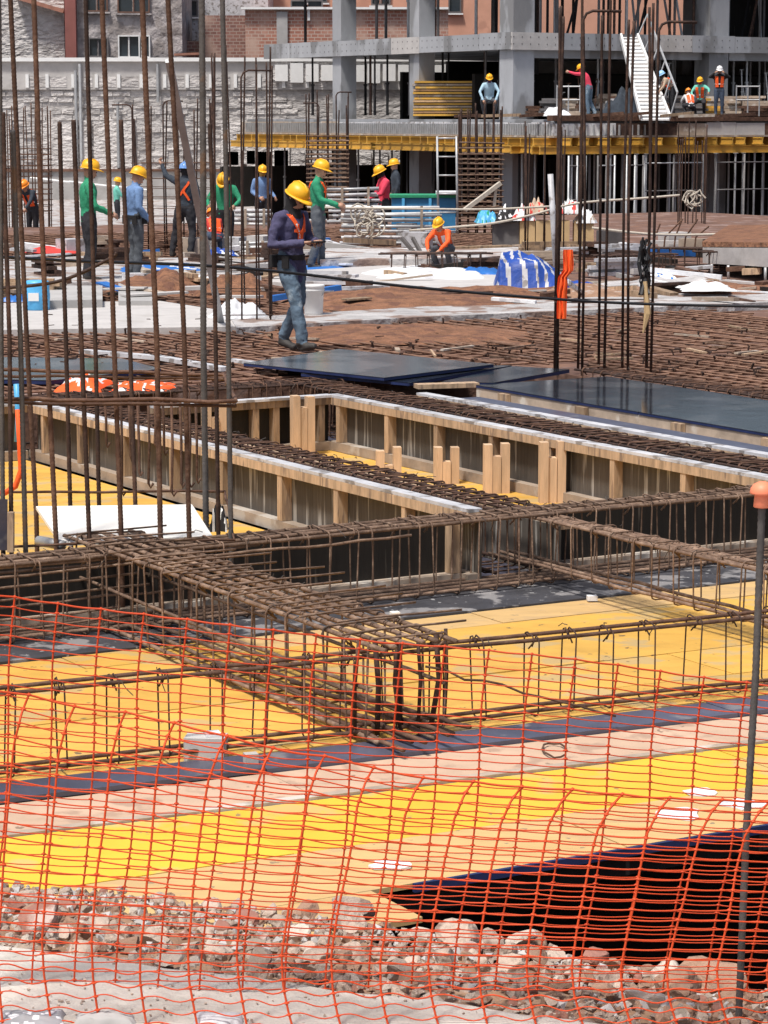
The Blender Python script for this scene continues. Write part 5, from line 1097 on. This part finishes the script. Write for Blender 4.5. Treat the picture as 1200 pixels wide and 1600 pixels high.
for i in range(24):
    x, y = rnd(20, 1180), rnd(392, 470); p = G(x, y, .02); n_ = random.randint(3, 6); a_ = random.choice((TH, ANG, rnd(-.3, .3)))
    k = random.choice(((woodgrey, 'grey boards'), (wood, 'timber boards'), (rail_w, 'pale boards'), (rust_dark, 'dark steel pieces')))
    t = thing('board_pile', 'small loose pile of ' + k[1] + ' lying ' + zone(x), 'pile', p, 'board piles ' + zone(x)); z = .02; L = rnd(.5, 1.3)
    for q in range(n_):
        h = rnd(.025, .06); part('board', MB().box(p + Vector((rnd(-.1, .1), rnd(-.08, .08), z + h / 2)), (L * rnd(.7, 1.1), rnd(.08, .2), h), a_ + rnd(-.15, .15)), k[0], t); z += h + .002
# formed pocket walls and steps at left under the workers
slab_strip('grey concrete step under the blue shirt worker', [(185, 470), (240, 470), (240, 438), (185, 440)], 0, .1, conc); slab_strip('grey concrete step behind left bars', [(60, 470), (160, 468), (160, 446), (70, 446)], 0, .14, conc)

# ------------------------------------------------------------------ rubble bank
random.seed(5)
def stone_mesh(seed, mt, k=.5, flat=.7, blocky=False):
    bm = bmesh.new(); bmesh.ops.create_icosphere(bm, subdivisions=3, radius=.5)
    o = Vector((seed * 7.3, seed * 3.1, 0)); cuts = [Vector((rnd(-1, 1), rnd(-1, 1), rnd(-1, 1))).normalized() for _ in range(9)]; ds = [rnd(.2, .42) for _ in cuts]
    for v in bm.verts:
        p = v.co
        if blocky: p = Vector([max(-.33, min(.33, q)) for q in p])
        for c, dd in zip(cuts, ds):
            e = p.dot(c) - dd
            if e > 0: p = p - c * e
        p = p * (1 + k * .35 * noise.noise(p * 3 + o)) + p.normalized() * .03 * noise.noise(p * 9 + o); v.co = Vector((p.x, p.y, p.z * flat))
    me = bpy.data.meshes.new('stone'); bm.to_mesh(me); bm.free(); me.materials.append(mt); return me
SM = {k: [stone_mesh(i + j * 9, mt, flat=f, blocky=b) for i in range(5)] for j, (k, mt, f, b) in enumerate((('g', stone_g, .75, False), ('c', stone_c, .6, False), ('b', stone_b, .75, False), ('r', stone_r, .7, True)))}
LB = {'g': ('grey brown concrete lump', 'grey lumps in the rubble'), 'c': ('pale flat concrete chunk', 'pale chunks in the rubble'), 'b': ('reddish brown stone', 'brown stones in the rubble'), 'r': ('red brick lump', 'brick lumps in the rubble')}
def bank_hit(px, py):
    d0 = ray(px, py); o = Vector((0, 0, HC)); s = 4.0
    while s < 12:
        p = o + d0 * s; e = curb_edge(p.x); q = (p.y - e) / bank_w(p.x)
        if 0 <= q <= 1.15 and p.z <= bank_z(p.x, q): return p
        s += .01
    return None
def stone(k, p, sz, label=None, sq=None):
    o = inst('stone', random.choice(SM[k]), None, p, rot=(rnd(-.4, .4), rnd(-.4, .4), rnd(0, 6.28)), scale=(sz * rnd(.9, 1.35), sz * rnd(.75, 1.1), sz * rnd(.8, 1.15)))
    px = 600 + F * p.x / (p.y * CP); q = (p.y - curb_edge(p.x)) / bank_w(p.x)
    zn = ('at the far left', 'left of centre', 'in the centre', 'below the dark opening', 'left of the post foot', 'by the post foot')[max(0, min(5, int(px / 200)))] + (' close to the walk' if q < .35 else (' halfway up the bank' if q < .7 else ' on the crest'))
    sz_ = 'small ' if sz < .045 else ''
    tag(o, label or sz_ + LB[k][0] + ' ' + zn, 'stone', None if label else sz_ + LB[k][1] + ' ' + zn); return o
big = [(22, 1415, .085, 'r', 'round reddish stone on the yellow floor edge at far left'), (62, 1448, .17, 'r', 'big red brick chunk at left in the rubble'), (440, 1408, .13, 'g', 'grey boulder on the crest left of centre'), (482, 1400, .1, 'c', 'pale boulder on the crest at centre'), (478, 1425, .12, 'b', 'brown stone under the pale crest boulder'),
       (545, 1432, .2, 'g', 'wide flat stone below the crest at centre'), (572, 1425, .17, 'c', 'large pale rock left of dark opening'), (330, 1410, .09, 'g', 'rough grey lump left of the crest boulder'), (720, 1468, .16, 'g', 'wide grey rock below the dark opening'), (765, 1462, .1, 'g', 'round pale rock on the crest under dark opening'), (815, 1470, .14, 'c', 'rounded pale rock on the crest right of centre'),
       (875, 1475, .13, 'c', 'white topped rock right of centre'), (1060, 1545, .17, 'b', 'smooth brown boulder beside the post foot'), (1115, 1545, .22, 'b', 'biggest brown boulder left of the post foot'), (1170, 1565, .12, 'b', 'brown stone right of the post foot'), (1035, 1525, .14, 'c', 'pale slab stone above the brown boulders'), (985, 1500, .1, 'g', 'grey stone on the crest near right'), (1185, 1500, .1, 'g', 'grey stone on the crest at right edge'),
       (655, 1460, .09, 'c', 'pale stone at corner of the dark opening'), (1000, 1560, .13, 'c', 'low pale stone by the walk at right'), (930, 1500, .12, 'r', 'red brown stone on the crest')]
for x, y, sz, k, lab in big:
    p = bank_hit(x, y + 8); sz *= .75
    if p: stone(k, p + Vector((0, 0, sz * .2)), sz, lab)
n = 0
while n < 270:
    x = rnd(-25, 1225); y = rnd(1392, 1600); p = bank_hit(x, y)
    if not p: continue
    sz = random.choice((.03, .035, .04, .045, .055, .06, .07, .085)); k = random.choice('ggggccbbr' if x < 900 else 'ggccbbb')
    stone(k, p + Vector((0, 0, sz * .12)), sz); n += 1
m = MB(); k_ = 0                                       # the small stones past the ones one can tell apart
while k_ < 550:
    p = bank_hit(rnd(-30, 1230), rnd(1392, 1600))
    if not p: continue
    sz = rnd(.016, .04); me_ = random.choice(SM[random.choice('ggcbr')]); q = Matrix.Rotation(rnd(0, 6.28), 3, 'Z') @ Matrix.Rotation(rnd(-.6, .6), 3, 'X')
    ix = (stone_g, stone_c, stone_b, stone_r).index(me_.materials[0]); cs = [q @ Vector(v) for v in ((1, 0, 0), (.3, .9, -.1), (-.7, .6, .1), (-.9, -.4, 0), (.1, -.9, .1), (.8, -.5, -.1))]
    tp = Vector((rnd(-.2, .2), rnd(-.2, .2), .6)); m.add([p + c * sz * rnd(.4, .65) for c in cs] + [p + (c * .55 + Vector((0, 0, rnd(.4, .6)))) * sz * .6 for c in cs], [(i, (i + 1) % 6, 6 + (i + 1) % 6, 6 + i) for i in range(6)] + [tuple(range(6, 12))], ix); k_ += 1
o = lone('small_rubble', m, [stone_g, stone_c, stone_b, stone_r], 'small broken rubble filling the bank behind the net', 'rubble'); o['kind'] = 'stuff'
m = MB()                                               # gravel and crumbs
for i in range(2600):
    x = rnd(-2.2, 2.2); s = random.random() ** .9; p = bank(x, s); r = rnd(.006, .02); q = Matrix.Rotation(rnd(0, 6), 3, Vector((rnd(-1, 1), rnd(-1, 1), rnd(-1, 1))).normalized())
    vs = [p + q @ Vector(v) * r for v in ((1, 0, 0), (-1.1, .2, 0), (0, 1, .1), (0, -.8, 0), (.1, 0, .8), (0, .1, -.8))]
    m.add(vs, [(0, 2, 4), (2, 1, 4), (1, 3, 4), (3, 0, 4), (2, 0, 5), (1, 2, 5), (3, 1, 5), (0, 3, 5)], random.choice((0, 0, 1, 2)))
o = lone('gravel', m, [stone_g, conc_l, stone_b], 'gravel and crumbs filling the gaps between rubble stones', 'gravel'); o['kind'] = 'stuff'
m = MB()
for i in range(420):
    x = rnd(-1.0, .9); y = curb_edge(x) - abs(random.gauss(0, .05)) ; 
    if i % 3 == 0: x = rnd(-1, -.1); y = 5.35 + rnd(-.1, .25)
    r = rnd(.0012, .0038); p = Vector((x, y, .503)); m.box(p, (r * 2, r * 1.3, r), 0, 0, Matrix.Rotation(rnd(0, 3), 3, 'Z') @ Matrix.Rotation(rnd(-.8, .8), 3, 'X'))
o = lone('grit', m, stone_g, 'grit scattered on the pale concrete walk', 'grit'); o['kind'] = 'stuff'
cloth_heap('crumpled clear plastic scrap on the walk at lower left', G(48, 1600, .5), .07, .06, .012, galv, 'plastic_scrap', 'scrap', 51, foam); cloth_heap('grey rag lying on the walk near lower left', G(165, 1597, .5), .06, .03, .012, conc, 'rag', 'rag', 52); cloth_heap('pale crumpled paper on the walk at lower centre', G(345, 1598, .5), .05, .03, .01, rail_w, 'paper_scrap', 'scrap', 53)

# ------------------------------------------------------------------ post with cap and orange net
pt = thing('capped_post', 'steel fence post with orange mushroom cap holding the net', 'post', D(1153, 1604, 5.44))
pb, pm, ptop = D(1153, 1604, 5.44), D(1181, 1050, 5.36), D(1191, 778, 5.33)
part('rod', ribbed([pb - Vector((0, 0, .05)), D(1166, 1300, 5.4), pm, ptop], .0075, 8, .014), bar_grey, pt, True)
cz = ptop + Vector((0, 0, -.012)); m = MB().lathe(cz, [(.0165, -.008), (.0185, -.006), (.0165, .018), (.0165, .02), (.026, .021), (.0265, .024), (.025, .032), (.019, .041), (.009, .046), (.002, .047)], 20); part('cap', m, cap_o, pt, True)
def interp(P, x):
    for (x0, y0), (x1, y1) in zip(P, P[1:]):
        if x <= x1: return y0 + (y1 - y0) * (x - x0) / (x1 - x0)
    return P[-1][1]
def net(lab, top, cols, rows, lean, spx, depth, r_row, r_col, mt, sub=4, ragged=0.0, wave=0):
    t = thing('safety_net', lab, 'net', D(600, 1590, depth(600, 1.0)))
    def pos(i, s, row):                                 # i real column index
        x0 = cols[0] + (cols[1]) * i; yt = interp(top, x0); yb = spx
        y = yt + (yb - yt) * s; fr = i - math.floor(i)
        x = x0 + lean(x0, s) + 2.5 * noise.noise(Vector((i * .6, s * 5, 1)))
        y += 2.0 * noise.noise(Vector((i * .4, s * 3, 7))) + math.sin(fr * math.pi) * 1.6
        if wave and s > .62: y += wave * min(1, (s - .62) * 6) * math.sin(fr * 2 * math.pi) * -1.0
        return D(x, y, depth(x, s) + .012 * noise.noise(Vector((i * .45, s * 3, 3))))
    NC = int(cols[2])
    strands = MB(); cols_m = MB(); kn = MB()
    for j in range(rows + 1):
        s = j / rows; dj = rnd(-.0025, .0025)
        strands.tube([pos(i / sub, s + dj * (1 if 0 < j < rows else 0), j) for i in range(NC * sub + 1)], r_row * (1.5 if j == 0 else rnd(.9, 1.1)), 5, caps=False)
    for i in range(NC + 1):
        cols_m.tube([pos(i, k / (rows * 2), 0) for k in range(rows * 2 + 1)], r_col, 5, caps=False)
        for j in range(rows + 1):
            p = pos(i, j / rows, j); e = r_col * 1.9
            kn.add([p + Vector(v) * e for v in ((1.5, 0, 0), (-1.5, 0, 0), (0, 1, 0), (0, -1, 0), (0, 0, 1), (0, 0, -1))], [(0, 2, 4), (2, 1, 4), (1, 3, 4), (3, 0, 4), (2, 0, 5), (1, 2, 5), (3, 1, 5), (0, 3, 5)])
    part('cross_strand', strands, mt, t, True)['kind'] = 'stuff'; part('long_strand', cols_m, mt, t, True)['kind'] = 'stuff'; part('knot', kn, mt, t)['kind'] = 'stuff'
    return t
topA = [(-80, 920), (0, 930), (90, 943), (245, 962), (400, 980), (490, 992), (600, 1003), (720, 1012), (850, 1024), (1000, 1043), (1115, 1060), (1290, 1082)]
net('tall orange net strung behind the post from left edge to right edge', topA, (-44, 67.3, 20), 40, lambda x, s: -(38 + .022 * max(0, x)) * s ** 1.2 - 4 * math.sin(s * 9), 1545, lambda x, s: 5.45 + .03 * math.sin(x * .013) + .06 * s, .0014, .0022, orange_l, sub=5)
topB = [(-120, 1062), (-40, 1072), (45, 1087), (120, 1104), (200, 1113), (280, 1131), (355, 1151), (440, 1170), (515, 1182), (590, 1201), (660, 1215), (740, 1221), (810, 1229), (890, 1233), (960, 1240), (1030, 1246), (1110, 1249), (1180, 1251), (1400, 1262)]
def leanB(x, s):
    k = .75 + .55 * max(0, min(1, x / 1150)); P = [(0, 0), (.05, -14), (.14, -29), (.3, -41), (.5, -53), (.68, -63), (.78, -60), (.88, -52), (1, -40)]
    return interp(P, s) * k + 8 * noise.noise(Vector((x * .01, s * 2, 0)))
net('lower orange net folded over in front of the rubble', topB, (-36, 77.5, 18), 25, leanB, 1640, lambda x, s: 5.3 - .05 * s + .02 * math.sin(x * .011) + (.05 if s < .05 else 0), .0017, .0026, orange, sub=8, wave=4)
